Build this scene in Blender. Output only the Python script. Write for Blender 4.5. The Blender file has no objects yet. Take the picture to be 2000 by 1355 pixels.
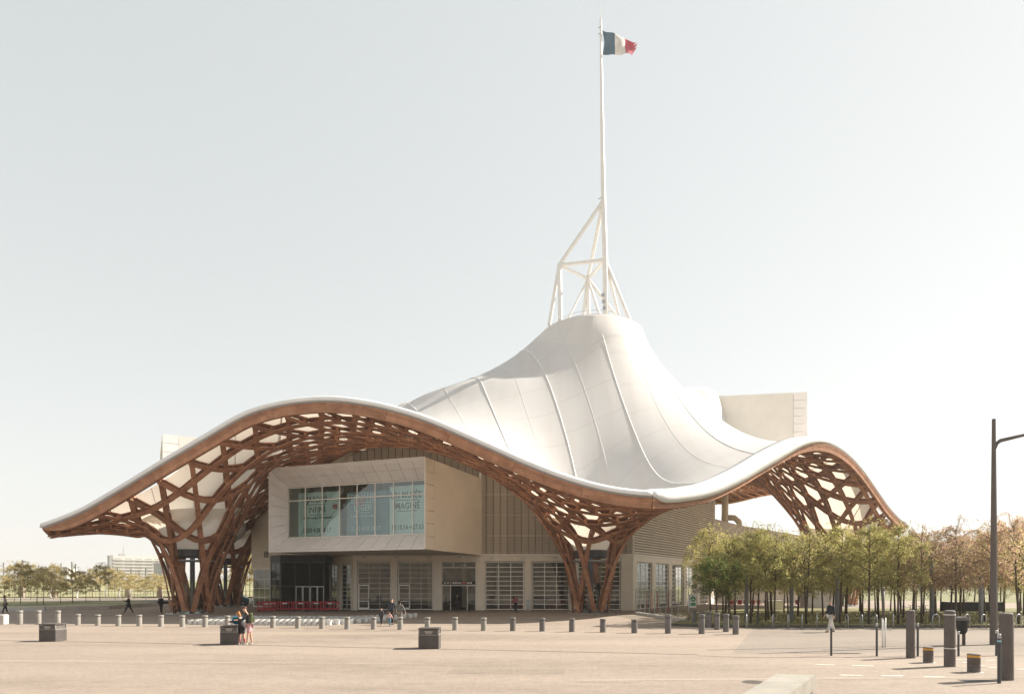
import bpy, math, random
import numpy as np
from mathutils import Vector, Matrix

random.seed(7)
rng = np.random.default_rng(7)
scene = bpy.context.scene
COL = scene.collection
R = math.radians

# ------------------------------------------------------------------ camera
F, HCAM, HY, CX = 1292.0, 2.7, 1142.0, 1000.0      # focal length and horizon in photo pixels
cam = bpy.data.cameras.new('camera')
camo = bpy.data.objects.new('camera', cam)
COL.objects.link(camo)
camo.location = (0, 0, HCAM)
camo.rotation_euler = (R(90), 0, 0)
cam.sensor_width = 36.0
cam.lens = F / 2000.0 * 36.0
cam.shift_y = (HY - 677.5) / 2000.0
cam.clip_start = 0.1
cam.clip_end = 6000
scene.camera = camo

# ------------------------------------------------------------------ light
SUN = Vector((1.2, 0.40, 1.0)).normalized()
w = bpy.data.worlds.new('World')
scene.world = w
w.use_nodes = True
nt = w.node_tree
nt.nodes.clear()
sky = nt.nodes.new('ShaderNodeTexSky')
sky.sky_type = 'NISHITA'
sky.sun_disc = False
sky.sun_elevation = math.asin(SUN.z)
sky.sun_rotation = math.atan2(SUN.x, SUN.y)
sky.altitude = 100
sky.air_density = 1.0
sky.dust_density = 0.6
sky.ozone_density = 1.0
hsv = nt.nodes.new('ShaderNodeHueSaturation')
hsv.inputs['Saturation'].default_value = 0.43
hsv.inputs['Value'].default_value = 1.80
hsv.inputs['Hue'].default_value = 0.468
bg = nt.nodes.new('ShaderNodeBackground')
bg.inputs['Strength'].default_value = 0.13
wo = nt.nodes.new('ShaderNodeOutputWorld')
gm = nt.nodes.new('ShaderNodeGamma')          # hazy spring air: the sky's range is compressed evenly
gm.inputs['Gamma'].default_value = 0.32
nt.links.new(sky.outputs[0], gm.inputs['Color'])
nt.links.new(gm.outputs[0], hsv.inputs['Color'])
warm = nt.nodes.new('ShaderNodeMix')
warm.data_type = 'RGBA'
warm.blend_type = 'MULTIPLY'
warm.inputs[0].default_value = 1.0
warm.inputs[7].default_value = (1.03, 1.0, 0.965, 1)
nt.links.new(hsv.outputs[0], warm.inputs[6])
nt.links.new(warm.outputs[2], bg.inputs['Color'])
nt.links.new(bg.outputs[0], wo.inputs[0])

sl = bpy.data.lights.new('sun', 'SUN')
sl.energy = 5.0
sl.angle = R(0.6)
sl.color = (1.0, 0.93, 0.82)
so = bpy.data.objects.new('sun', sl)
COL.objects.link(so)
so.rotation_euler = SUN.to_track_quat('Z', 'Y').to_euler()
so.location = (60, 20, 60)

scene.view_settings.view_transform = 'Standard'
scene.view_settings.look = 'None'
scene.view_settings.gamma = 1.0
scene.view_settings.exposure = 1.2
scene.cycles.max_bounces = 7
scene.cycles.diffuse_bounces = 4
scene.cycles.transparent_max_bounces = 28
scene.cycles.caustics_reflective = False
scene.cycles.caustics_refractive = False

# ------------------------------------------------------------------ helpers
def ground_at(px, py):
    """photo pixel of a point on the ground -> its place on the plaza"""
    d = F * HCAM / (py - HY)
    return ((px - CX) / F * d, d)

def at_depth(px, py, d):
    return Vector(((px - CX) / F * d, d, HCAM + (HY - py) / F * d))

def mixrgb(nt, fac, a, b, blend='MIX'):
    n = nt.nodes.new('ShaderNodeMix')
    n.data_type = 'RGBA'
    n.blend_type = blend
    for sock, v in ((n.inputs[0], fac), (n.inputs[6], a), (n.inputs[7], b)):
        if isinstance(v, bpy.types.NodeSocket):
            nt.links.new(v, sock)
        elif isinstance(v, (int, float)):
            sock.default_value = v
        else:
            sock.default_value = (*v, 1) if len(v) == 3 else v
    return n.outputs[2]

def pmat(name, col, rough=0.6, var=0.12, scale=3.0, bump=0.0, bscale=None, metal=0.0, spec=0.3,
         col2=None, stretch=(1, 1, 1), rand=0.0, detail=5.0):
    """procedural surface: base colour broken by noise, optional fine relief and per-object tone"""
    m = bpy.data.materials.new(name)
    m.use_nodes = True
    nt = m.node_tree
    b = nt.nodes['Principled BSDF']
    b.inputs['Roughness'].default_value = rough
    b.inputs['Metallic'].default_value = metal
    b.inputs['Specular IOR Level'].default_value = spec
    tc = nt.nodes.new('ShaderNodeTexCoord')
    mp = nt.nodes.new('ShaderNodeMapping')
    mp.inputs['Scale'].default_value = stretch
    nt.links.new(tc.outputs['Object'], mp.inputs[0])
    nz = nt.nodes.new('ShaderNodeTexNoise')
    nz.inputs['Scale'].default_value = scale
    nz.inputs['Detail'].default_value = detail
    nz.inputs['Roughness'].default_value = 0.62
    nt.links.new(mp.outputs[0], nz.inputs['Vector'])
    mr = nt.nodes.new('ShaderNodeMapRange')
    mr.inputs[1].default_value = 0.32
    mr.inputs[2].default_value = 0.68
    nt.links.new(nz.outputs['Fac'], mr.inputs[0])
    lo = tuple(c * (1 - var) for c in col)
    hi = tuple(min(1, c * (1 + var)) for c in (col2 or col))
    c = mixrgb(nt, mr.outputs[0], lo, hi)
    if rand:
        oi = nt.nodes.new('ShaderNodeObjectInfo')
        m2 = nt.nodes.new('ShaderNodeMapRange')
        m2.inputs[3].default_value = 1 - rand
        m2.inputs[4].default_value = 1 + rand
        nt.links.new(oi.outputs['Random'], m2.inputs[0])
        cm = nt.nodes.new('ShaderNodeCombineColor')
        for i in range(3):
            nt.links.new(m2.outputs[0], cm.inputs[i])
        c = mixrgb(nt, 1.0, c, cm.outputs[0], 'MULTIPLY')
    nt.links.new(c, b.inputs['Base Color'])
    if bump:
        n2 = nt.nodes.new('ShaderNodeTexNoise')
        n2.inputs['Scale'].default_value = bscale or scale * 6
        n2.inputs['Detail'].default_value = 4
        nt.links.new(mp.outputs[0], n2.inputs['Vector'])
        bp = nt.nodes.new('ShaderNodeBump')
        bp.inputs['Strength'].default_value = bump
        bp.inputs['Distance'].default_value = 0.02
        nt.links.new(n2.outputs['Fac'], bp.inputs['Height'])
        nt.links.new(bp.outputs[0], b.inputs['Normal'])
    return m

def gmat(name, tint=(0.75, 0.88, 0.85), refl=0.18, rough=0.02, thru=0.8, ior=1.5):
    """thin architectural glass: tinted see-through pane with a mirror coat"""
    m = bpy.data.materials.new(name)
    m.use_nodes = True
    nt = m.node_tree
    nt.nodes.clear()
    o = nt.nodes.new('ShaderNodeOutputMaterial')
    tr = nt.nodes.new('ShaderNodeBsdfTransparent')
    tr.inputs[0].default_value = (*[c * thru for c in tint], 1)
    gl = nt.nodes.new('ShaderNodeBsdfGlossy')
    gl.inputs['Roughness'].default_value = rough
    gl.inputs['Color'].default_value = (0.9, 0.95, 0.95, 1)
    fr = nt.nodes.new('ShaderNodeFresnel')
    fr.inputs['IOR'].default_value = ior
    nz = nt.nodes.new('ShaderNodeTexNoise')
    nz.inputs['Scale'].default_value = 0.7
    bp = nt.nodes.new('ShaderNodeBump')
    bp.inputs['Strength'].default_value = 0.05
    nt.links.new(nz.outputs['Fac'], bp.inputs['Height'])
    nt.links.new(bp.outputs[0], gl.inputs['Normal'])
    ad = nt.nodes.new('ShaderNodeMath')
    ad.inputs[1].default_value = refl
    ad.use_clamp = True
    nt.links.new(fr.outputs[0], ad.inputs[0])
    mx = nt.nodes.new('ShaderNodeMixShader')
    nt.links.new(ad.outputs[0], mx.inputs[0])
    nt.links.new(tr.outputs[0], mx.inputs[1])
    nt.links.new(gl.outputs[0], mx.inputs[2])
    nt.links.new(mx.outputs[0], o.inputs[0])
    return m

class MB:
    """collects shapes and links them as one mesh object"""
    def __init__(self):
        self.v, self.f = [], []
    def add(self, vs, fs):
        n = len(self.v)
        self.v += [tuple(p) for p in vs]
        self.f += [tuple(i + n for i in f) for f in fs]
        return self
    def box(self, c, s, rz=0.0, M=None):
        x, y, z = s[0] / 2, s[1] / 2, s[2] / 2
        vs = [Vector(p) for p in ((-x,-y,-z),(x,-y,-z),(x,y,-z),(-x,y,-z),(-x,-y,z),(x,-y,z),(x,y,z),(-x,y,z))]
        T = Matrix.Translation(c) @ (M.to_4x4() if M else Matrix.Rotation(rz, 4, 'Z'))
        return self.add([T @ p for p in vs], [(0,3,2,1),(4,5,6,7),(0,1,5,4),(1,2,6,5),(2,3,7,6),(3,0,4,7)])
    def bbox(self, c, s, rz=0.0, b=0.02):
        """box with chamfered upright and top edges"""
        x, y = s[0] / 2, s[1] / 2
        z0, z1 = -s[2] / 2, s[2] / 2
        def ring(k, z):
            return [(-x+k,-y,z),(x-k,-y,z),(x,-y+k,z),(x,y-k,z),(x-k,y,z),(-x+k,y,z),(-x,y-k,z),(-x,-y+k,z)]
        def ring2(k, z):
            xx, yy = x - b, y - b
            return [(-xx+k,-yy,z),(xx-k,-yy,z),(xx,-yy+k,z),(xx,yy-k,z),(xx-k,yy,z),(-xx+k,yy,z),(-xx,yy-k,z),(-xx,-yy+k,z)]
        T = Matrix.Translation(c) @ Matrix.Rotation(rz, 4, 'Z')
        vs = [T @ Vector(p) for p in ring(b, z0) + ring(b, z1 - b) + ring2(b, z1)]
        fs = [tuple(range(7, -1, -1)), tuple(range(16, 24))]
        for l in (0, 8):
            for i in range(8):
                j = (i + 1) % 8
                fs.append((l+i, l+j, l+8+j, l+8+i))
        return self.add(vs, fs)
    def tube(self, pts, r, n=8, caps=True):
        pts = [Vector(p) for p in pts]
        rs = r if isinstance(r, (list, tuple)) else [r] * len(pts)
        vs, fs = [], []
        prev = None
        for i, p in enumerate(pts):
            t = (pts[min(i+1, len(pts)-1)] - pts[max(i-1, 0)]).normalized()
            if prev is None:
                a = Vector((0, 0, 1)) if abs(t.z) < 0.9 else Vector((1, 0, 0))
                u = t.cross(a).normalized()
            else:
                u = (prev - t * prev.dot(t)).normalized()
            prev = u
            q = t.cross(u)
            for k in range(n):
                an = 2 * math.pi * k / n
                vs.append(p + (u * math.cos(an) + q * math.sin(an)) * rs[i])
        for i in range(len(pts) - 1):
            for k in range(n):
                k2 = (k + 1) % n
                fs.append((i*n+k, i*n+k2, (i+1)*n+k2, (i+1)*n+k))
        if caps:
            fs.append(tuple(range(n-1, -1, -1)))
            fs.append(tuple((len(pts)-1)*n + k for k in range(n)))
        return self.add(vs, fs)
    def lathe(self, prof, c=(0, 0, 0), n=24, cap=True):
        vs, fs = [], []
        for r, z in prof:
            for k in range(n):
                a = 2 * math.pi * k / n
                vs.append((c[0] + r*math.cos(a), c[1] + r*math.sin(a), c[2] + z))
        for i in range(len(prof) - 1):
            for k in range(n):
                k2 = (k + 1) % n
                fs.append((i*n+k, i*n+k2, (i+1)*n+k2, (i+1)*n+k))
        if cap:
            fs.append(tuple(range(n-1, -1, -1)))
            fs.append(tuple((len(prof)-1)*n + k for k in range(n)))
        return self.add(vs, fs)
    def quad(self, a, b, c, d):
        return self.add([a, b, c, d], [(0, 1, 2, 3)])
    def prism(self, poly, z0, z1):
        n = len(poly)
        vs = [(p[0], p[1], z0) for p in poly] + [(p[0], p[1], z1) for p in poly]
        fs = [tuple(range(n-1, -1, -1)), tuple(range(n, 2*n))]
        for i in range(n):
            j = (i + 1) % n
            fs.append((i, j, n+j, n+i))
        return self.add(vs, fs)
    def mesh(self, name, mat=None, off=(0, 0, 0), smooth=False):
        me = bpy.data.meshes.new(name)
        ox, oy, oz = off
        me.from_pydata([(x-ox, y-oy, z-oz) for x, y, z in self.v], [], self.f)
        if mat:
            me.materials.append(mat)
        if smooth:
            me.polygons.foreach_set('use_smooth', [True] * len(me.polygons))
        me.update()
        return me
    def build(self, name, mat, parent=None, smooth=False, world=False):
        off = (0, 0, 0)
        if world and parent is not None:
            p = parent
            while p.parent is not None:
                p = p.parent
            off = tuple(p.location)
        return link(name, self.mesh(name, mat, off, smooth), parent)

def link(name, data, parent=None, loc=(0, 0, 0), rz=0.0):
    o = bpy.data.objects.new(name, data)
    COL.objects.link(o)
    o.location = loc
    o.rotation_euler = (0, 0, rz)
    if parent is not None:
        o.parent = parent
    return o

def tag(o, label=None, cat=None, group=None, kind=None):
    if label: o['label'] = label
    if cat: o['category'] = cat
    if group: o['group'] = group
    if kind: o['kind'] = kind
    return o

def thing(name, label, cat, loc=(0, 0, 0), rz=0.0, group=None):
    o = link(name, None, None, loc, rz)
    o.empty_display_size = 0.3
    return tag(o, label, cat, group, 'thing')

def copy_tree(o, loc=None, rz=None, label=None, parent=None, scale=None):
    c = o.copy()
    COL.objects.link(c)
    if parent is not None:
        c.parent = parent
    if loc is not None: c.location = loc
    if rz is not None: c.rotation_euler = (0, 0, rz)
    if scale is not None: c.scale = (scale,) * 3 if isinstance(scale, (int, float)) else scale
    if label: c['label'] = label
    for ch in o.children:
        copy_tree(ch, parent=c)
    return c

def smooth_angle(o, a=40):
    me = o.data
    me.polygons.foreach_set('use_smooth', [True] * len(me.polygons))
    try:
        me.set_sharp_from_angle(angle=R(a))
    except Exception:
        pass
    return o

def text_mesh(name, s, size, mat, parent, M, align='LEFT', depth=0.004, spacing=1.0, offset=0.0, xs=1.0):
    cu = bpy.data.curves.new(name, 'FONT')
    cu.body = s
    cu.size = size
    cu.align_x = align
    cu.extrude = depth
    cu.offset = offset
    cu.space_character = spacing
    cu.resolution_u = 2
    to = bpy.data.objects.new(name, cu)
    COL.objects.link(to)
    dg = bpy.context.evaluated_depsgraph_get()
    me = bpy.data.meshes.new_from_object(to.evaluated_get(dg))
    bpy.data.objects.remove(to)
    bpy.data.curves.remove(cu)
    me.name = name
    me.transform(M @ Matrix.Diagonal((xs, 1, 1, 1)))
    me.materials.clear()
    me.materials.append(mat)
    return link(name, me, parent)

# ------------------------------------------------------------------ materials
M = {}
M['timber'] = pmat('timber', (0.30, 0.128, 0.068), 0.55, 0.25, 1.3, 0.25, 14, col2=(0.33, 0.165, 0.095), rand=0.22)
M['fascia'] = pmat('fascia', (0.36, 0.16, 0.085), 0.5, 0.2, 1.1, 0.2, 10, col2=(0.39, 0.20, 0.115), rand=0.14)
M['white_steel'] = pmat('white_steel', (0.78, 0.76, 0.73), 0.4, 0.05, 2.0)
M['trim'] = pmat('trim', (0.78, 0.77, 0.76), 0.45, 0.05, 0.6)
M['grey_trim'] = pmat('grey_trim', (0.34, 0.35, 0.37), 0.4, 0.08, 0.8)
M['dark_steel'] = pmat('dark_steel', (0.07, 0.072, 0.078), 0.45, 0.15, 4)
M['galv'] = pmat('galv', (0.42, 0.43, 0.44), 0.35, 0.12, 5, metal=0.6)
M['panel'] = pmat('panel', (0.84, 0.79, 0.755), 0.5, 0.05, 0.7, rand=0.035)
M['panel_side'] = pmat('panel_side', (0.84, 0.73, 0.59), 0.55, 0.06, 0.35)
M['panel_grey'] = pmat('panel_grey', (0.74, 0.695, 0.625), 0.55, 0.05, 0.4)
M['render_wall'] = pmat('render_wall', (0.72, 0.655, 0.56), 0.7, 0.07, 0.5)
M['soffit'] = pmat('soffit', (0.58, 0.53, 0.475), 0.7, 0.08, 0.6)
M['pier'] = pmat('pier', (0.76, 0.69, 0.59), 0.6, 0.06, 0.8)
M['frame_white'] = pmat('frame_white', (0.88, 0.85, 0.79), 0.45, 0.05, 2)
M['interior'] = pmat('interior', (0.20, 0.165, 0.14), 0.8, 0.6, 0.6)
M['dark'] = pmat('dark', (0.02, 0.02, 0.022), 0.5, 0.2, 3)
M['glass'] = gmat('glass', (0.86, 0.87, 0.83), 0.05)
M['glass_teal'] = gmat('glass_teal', (0.76, 0.94, 0.92), 0.08, thru=1.0)
M['glass_dark'] = gmat('glass_dark', (0.10, 0.105, 0.11), 0.0, 0.03, ior=1.2)
M['glass_clear'] = gmat('glass_clear', (0.93, 0.97, 0.95), 0.02, thru=1.0)

def membrane_mat():
    m = bpy.data.materials.new('membrane')
    m.use_nodes = True
    nt = m.node_tree
    b = nt.nodes['Principled BSDF']
    out = nt.nodes['Material Output']
    b.inputs['Roughness'].default_value = 0.45
    b.inputs['Specular IOR Level'].default_value = 0.35
    tc = nt.nodes.new('ShaderNodeTexCoord')
    nz = nt.nodes.new('ShaderNodeTexNoise')
    nz.inputs['Scale'].default_value = 0.22
    nz.inputs['Detail'].default_value = 6
    nt.links.new(tc.outputs['Object'], nz.inputs['Vector'])
    oi = nt.nodes.new('ShaderNodeObjectInfo')
    mr = nt.nodes.new('ShaderNodeMapRange')
    mr.inputs[3].default_value = 0.94
    mr.inputs[4].default_value = 1.0
    nt.links.new(oi.outputs['Random'], mr.inputs[0])
    c = mixrgb(nt, nz.outputs['Fac'], (0.85, 0.83, 0.81), (0.92, 0.905, 0.89))
    cc = nt.nodes.new('ShaderNodeCombineColor')
    for i in range(3):
        nt.links.new(mr.outputs[0], cc.inputs[i])
    c = mixrgb(nt, 1.0, c, cc.outputs[0], 'MULTIPLY')
    # weld lines across each strip and one along its middle, and faint streaks of dirt
    def dotn(vec):
        d = nt.nodes.new('ShaderNodeVectorMath'); d.operation = 'DOT_PRODUCT'
        d.inputs[1].default_value = vec
        nt.links.new(tc.outputs['Object'], d.inputs[0])
        return d.outputs['Value']
    def line(val, period, phase, width):
        a = nt.nodes.new('ShaderNodeMath'); a.operation = 'MULTIPLY_ADD'; a.inputs[1].default_value = 1/period
        nt.links.new(val, a.inputs[0])
        if isinstance(phase, float): a.inputs[2].default_value = phase
        else: nt.links.new(phase, a.inputs[2])
        f = nt.nodes.new('ShaderNodeMath'); f.operation = 'PINGPONG'; f.inputs[1].default_value = .5
        nt.links.new(a.outputs[0], f.inputs[0])
        r = nt.nodes.new('ShaderNodeMapRange'); r.inputs[1].default_value = 0; r.inputs[2].default_value = width/period
        r.inputs[3].default_value = 1; r.inputs[4].default_value = 0
        nt.links.new(f.outputs[0], r.inputs[0])
        return r.outputs[0]
    ph = nt.nodes.new('ShaderNodeMath'); ph.operation = 'MULTIPLY'; ph.inputs[1].default_value = 7.3
    nt.links.new(oi.outputs['Random'], ph.inputs[0])
    l1 = line(dotn((-0.30, 0.954, 0)), 2.6, ph.outputs[0], .09)
    l2 = line(dotn((0.954, 0.30, 0)), 3.62, .31, .05)
    mxl = nt.nodes.new('ShaderNodeMath'); mxl.operation = 'MAXIMUM'
    nt.links.new(l1, mxl.inputs[0]); nt.links.new(l2, mxl.inputs[1])
    c = mixrgb(nt, mxl.outputs[0], c, mixrgb(nt, 1.0, c, (0.90, 0.89, 0.88), 'MULTIPLY'))
    n2 = nt.nodes.new('ShaderNodeTexNoise'); n2.inputs['Scale'].default_value = 1.0; n2.inputs['Detail'].default_value = 5
    mp2 = nt.nodes.new('ShaderNodeMapping'); mp2.inputs['Rotation'].default_value = (0, 0, R(17)); mp2.inputs['Scale'].default_value = (.8, .08, .08)
    nt.links.new(tc.outputs['Object'], mp2.inputs[0]); nt.links.new(mp2.outputs[0], n2.inputs['Vector'])
    r2 = nt.nodes.new('ShaderNodeMapRange'); r2.inputs[1].default_value = .45; r2.inputs[2].default_value = .75
    nt.links.new(n2.outputs['Fac'], r2.inputs[0])
    c = mixrgb(nt, r2.outputs[0], c, mixrgb(nt, 1.0, c, (0.95, 0.935, 0.915), 'MULTIPLY'))
    nt.links.new(c, b.inputs['Base Color'])
    bp = nt.nodes.new('ShaderNodeBump'); bp.inputs['Strength'].default_value = .25; bp.inputs['Distance'].default_value = .05
    nt.links.new(n2.outputs['Fac'], bp.inputs['Height']); nt.links.new(bp.outputs[0], b.inputs['Normal'])
    tl = nt.nodes.new('ShaderNodeBsdfTranslucent')
    tl.inputs[0].default_value = (0.80, 0.72, 0.60, 1)
    mx = nt.nodes.new('ShaderNodeMixShader')
    mx.inputs[0].default_value = 0.36
    nt.links.new(b.outputs[0], mx.inputs[1])
    nt.links.new(tl.outputs[0], mx.inputs[2])
    nt.links.new(mx.outputs[0], out.inputs[0])
    return m
M['membrane'] = membrane_mat()
# ------------------------------------------------------------------ the roof surface
pA = np.array([-40.85, 57.7]); pB = np.array([10.6, 50.0]); pC = np.array([50.27, 84.0])
pP = pA + pC - pB
pD, pE, pF = 2*pP - pA, 2*pP - pB, 2*pP - pC
HEX = [pA, pB, pC, pD, pE, pF]
PROF_AB = [(0,7.6),(.039,8.21),(.078,8.93),(.124,10.14),(.165,11.26),(.216,12.69),(.267,14.05),(.306,15.08),(.347,16.2),(.37,16.72),(.406,17.2),(.445,17.49),(.483,17.58),(.52,17.5),(.5575,17.19),(.594,16.76),(.63,16.2),(.6675,15.49),(.703,14.66),(.738,13.8),(.773,12.95),(.807,12.1),(.841,11.34),(.875,10.65),(.908,10.09),(.941,9.66),(.975,9.38),(1,9.29)]
PROF_BC = [(0,9.29),(.052,9.52),(.1186,10.13),(.166,10.78),(.238,12.15),(.304,13.6),(.33,14.15),(.391,15.4),(.434,16.25),(.479,16.91),(.526,17.31),(.576,17.43),(.629,17.14),(.684,16.46),(.743,15.3),(.804,13.75),(.869,12.06),(.937,10.78),(1,10.12)]
def _sym(z0, z1, zm):
    return [(s, z0*(1-s) + z1*s + (zm - (z0+z1)/2) * math.sin(math.pi*s)**2) for s in np.linspace(0, 1, 25)]
PROFS = [PROF_AB, PROF_BC, _sym(10.12, 18.9, 17.8), _sym(18.9, 12, 18.5), _sym(12, 9, 17), _sym(9, 7.6, 12.4)]
def _smooth(tab):
    s = np.linspace(0, 1, 401)
    z = np.interp(s, [t[0] for t in tab], [t[1] for t in tab])
    k = np.hanning(27); k /= k.sum()
    zz = np.convolve(np.pad(z, 13, mode='reflect', reflect_type='odd'), k, 'valid')
    return s, zz
PROFS = [_smooth(t) for t in PROFS]
DEPTH = 0.88                                        # timber depth below the traced top of the edge beam
def edge_top(e, s):
    return float(np.interp(s, PROFS[e][0], PROFS[e][1]))

LEGS = [(-31.0, 64.2), (7.6, 64.0), (42.6, 85.5), (-36.6, 84.2)]
RING = (10.5, 87.0); RR = 5.65; ZR = 35.7
TUBES = []   # filled below: (front corner-left, u, v, width, length, z0, z1)
t1u = np.array([0.938, -0.347]); t1v = np.array([0.347, 0.938])
T1 = dict(o=np.array([-23.8, 64.7]), u=t1u, v=t1v, w=17.1, l=46.0, z0=5.9, z1=14.1)
a2 = np.array([0.875, 0.484]); 
T2 = dict(o=np.array([-44.5, 84.2]), u=np.array([-0.484, 0.875]), v=a2, w=15.5, l=70.0, z0=14.2, z1=21.9)
a3 = np.array([-0.985, 0.17])
T3 = dict(o=np.array([41.8, 93.6]), u=np.array([-0.17, -0.985])*-1, v=a3, w=15.0, l=60.0, z0=22.2, z1=30.0)

NL = 18
e1, e2 = pC - pP, pB - pP
Minv = np.linalg.inv(np.array([e1, e2]).T)
def ab(x, y):
    dx, dy = x - pP[0], y - pP[1]
    return Minv[0,0]*dx + Minv[0,1]*dy, Minv[1,0]*dx + Minv[1,1]*dy
_a, _b = ab(*LEGS[1])
PHA, PHB = (_a*NL) % 1.0, (_b*NL) % 1.0
def _snap(p):
    a, b = ab(*p)
    a = (round(a*NL - PHA) + PHA)/NL; b = (round(b*NL - PHB) + PHB)/NL
    v = pP + a*e1 + b*e2
    return (float(v[0]), float(v[1]))
LEGS = [_snap(p) for p in LEGS]
PH = [PHA, PHB, PHA + PHB]
GH = 0.5
gx = np.arange(-57, 55.01, GH); gy = np.arange(45, 139.01, GH)
X, Y = np.meshgrid(gx, gy, indexing='ij')
al, be = ab(X, Y)
inside = (np.abs(al) < 1) & (np.abs(be) < 1) & (np.abs(al + be) < 1)
best = np.full(X.shape, 1e9); Zb = np.zeros(X.shape)
for e in range(6):
    p, q = HEX[e], HEX[(e+1) % 6]
    d = q - p; L2 = d @ d
    s = np.clip(((X-p[0])*d[0] + (Y-p[1])*d[1]) / L2, 0, 1)
    dist = np.hypot(X - p[0] - s*d[0], Y - p[1] - s*d[1])
    m = dist < best
    best[m] = dist[m]
    Zb[m] = (np.interp(s, PROFS[e][0], PROFS[e][1]) - DEPTH)[m]
LEG_R = [0.3, 1.0, 1.6, 1.85, 2.0, 2.25, 2.6, 3.0, 3.6, 4.4, 5.5, 7.0]
LEG_Z = [-30, -9, -2.4, 0.0, 1.5, 3.1, 4.6, 5.75, 6.95, 8.05, 9.2, 10.4]
fixed = ~inside
Z = np.where(inside, 16.0, Zb)
for lx, ly in LEGS:
    r = np.hypot(X-lx, Y-ly)
    m = r < 3.6
    fixed |= m
    Z[m] = np.interp(r[m], LEG_R, LEG_Z).clip(2, None)
rr = np.hypot(X-RING[0], Y-RING[1])
m = rr < RR
fixed |= m
Z[m] = ZR - 1.2
obst = np.full(X.shape, -99.0)
def tube_cover(T, top, l0, l1, pad=0.6):
    ox, oy = T['o']
    a = (X-ox)*T['u'][0] + (Y-oy)*T['u'][1]
    l = (X-ox)*T['v'][0] + (Y-oy)*T['v'][1]
    m = (a > -pad) & (a < T['w']+pad) & (l > l0) & (l < l1)
    obst[m] = np.maximum(obst[m], top)
tube_cover(T1, 14.7, -0.4, 46)
tube_cover(T2, 22.6, 9, 60)
tube_cover(T3, 30.4, 12.5, 60)
# the ridge carried out from the ring towards the left gallery
rho = np.maximum(rr, 5.0)
dphi = np.abs(((np.arctan2(Y-RING[1], X-RING[0]) - math.pi*1.0) + math.pi) % (2*math.pi) - math.pi)
ridge = ZR - 1.2 - 7.4*np.log(rho/6.4) - 5.0*(dphi/1.0)**2
ridge -= (np.maximum(rr-20, 0)/9)**2*2 + 0.12*np.maximum(rr-(26-17*dphi), 0)**2
ridge[(dphi > 1.1) | (rr > 38)] = -99
obst = np.maximum(obst, ridge)
# beside the top gallery the skin is cut short so that the box stands clear of it
ceil_ = np.full(X.shape, 999.0)
_a = (X-T3['o'][0])*T3['u'][0] + (Y-T3['o'][1])*T3['u'][1]
_l = (X-T3['o'][0])*T3['v'][0] + (Y-T3['o'][1])*T3['v'][1]
ceil_[(_a > -2.2) & (_a < T3['w']+2) & (_l > 1) & (_l < 11.3)] = 20.6
# a stretched skin: relax the heights between the edge, the legs, the ring and the galleries
ii, jj = np.indices(X.shape)
red = ((ii + jj) % 2 == 0)
free = ~fixed
free[0, :] = free[-1, :] = False
free[:, 0] = free[:, -1] = False
om = 1.93
for it in range(900):
    for par in (red, ~red):
        avg = np.zeros_like(Z)
        avg[1:-1, 1:-1] = 0.25*(Z[2:, 1:-1] + Z[:-2, 1:-1] + Z[1:-1, 2:] + Z[1:-1, :-2])
        mk = free & par
        Z[mk] += om * (avg[mk] - Z[mk])
        np.maximum(Z, obst, out=Z, where=mk)
        np.minimum(Z, ceil_, out=Z, where=mk)
for it in range(3):
    av = Z.copy()
    av[1:-1, 1:-1] = 0.25*(Z[2:, 1:-1] + Z[:-2, 1:-1] + Z[1:-1, 2:] + Z[1:-1, :-2])
    Z[free] = av[free]

def zf(x, y):
    x = np.asarray(x, float); y = np.asarray(y, float)
    fx = np.clip((x-gx[0])/GH, 0, len(gx)-1.001); fy = np.clip((y-gy[0])/GH, 0, len(gy)-1.001)
    i = fx.astype(int); j = fy.astype(int)
    tx, ty = fx-i, fy-j
    z = Z[i,j]*(1-tx)*(1-ty) + Z[i+1,j]*tx*(1-ty) + Z[i,j+1]*(1-tx)*ty + Z[i+1,j+1]*tx*ty
    for lx, ly in LEGS:
        r = np.hypot(x-lx, y-ly)
        wgt = np.clip((5.2 - r) / 2.2, 0, 1)
        wgt = wgt*wgt*(3-2*wgt)
        z = z*(1-wgt) + np.interp(r, LEG_R, LEG_Z)*wgt
    return z
def nf(x, y, h=0.35):
    zx = (zf(x+h, y) - zf(x-h, y)) / (2*h)
    zy = (zf(x, y+h) - zf(x, y-h)) / (2*h)
    n = np.stack([-zx, -zy, np.ones_like(zx)], -1)
    return n / np.linalg.norm(n, axis=-1, keepdims=True)
def inside_pt(x, y, k=1.0):
    a, b = ab(x, y)
    return (np.abs(a) < k) & (np.abs(b) < k) & (np.abs(a+b) < k)

def in_tube(T, x, y, z, l0=-1, l1=1e9, pad=0.15):
    a = (x-T['o'][0])*T['u'][0] + (y-T['o'][1])*T['u'][1]
    l = (x-T['o'][0])*T['v'][0] + (y-T['o'][1])*T['v'][1]
    return (a > -pad) & (a < T['w']+pad) & (l > l0) & (l < l1) & (z > T['z0']-pad) & (z < T['z1']+pad)

roof = thing('tent_roof', 'huge white membrane roof over woven timber lattice on four tree-like legs', 'roof', (0, 80, 0))

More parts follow.
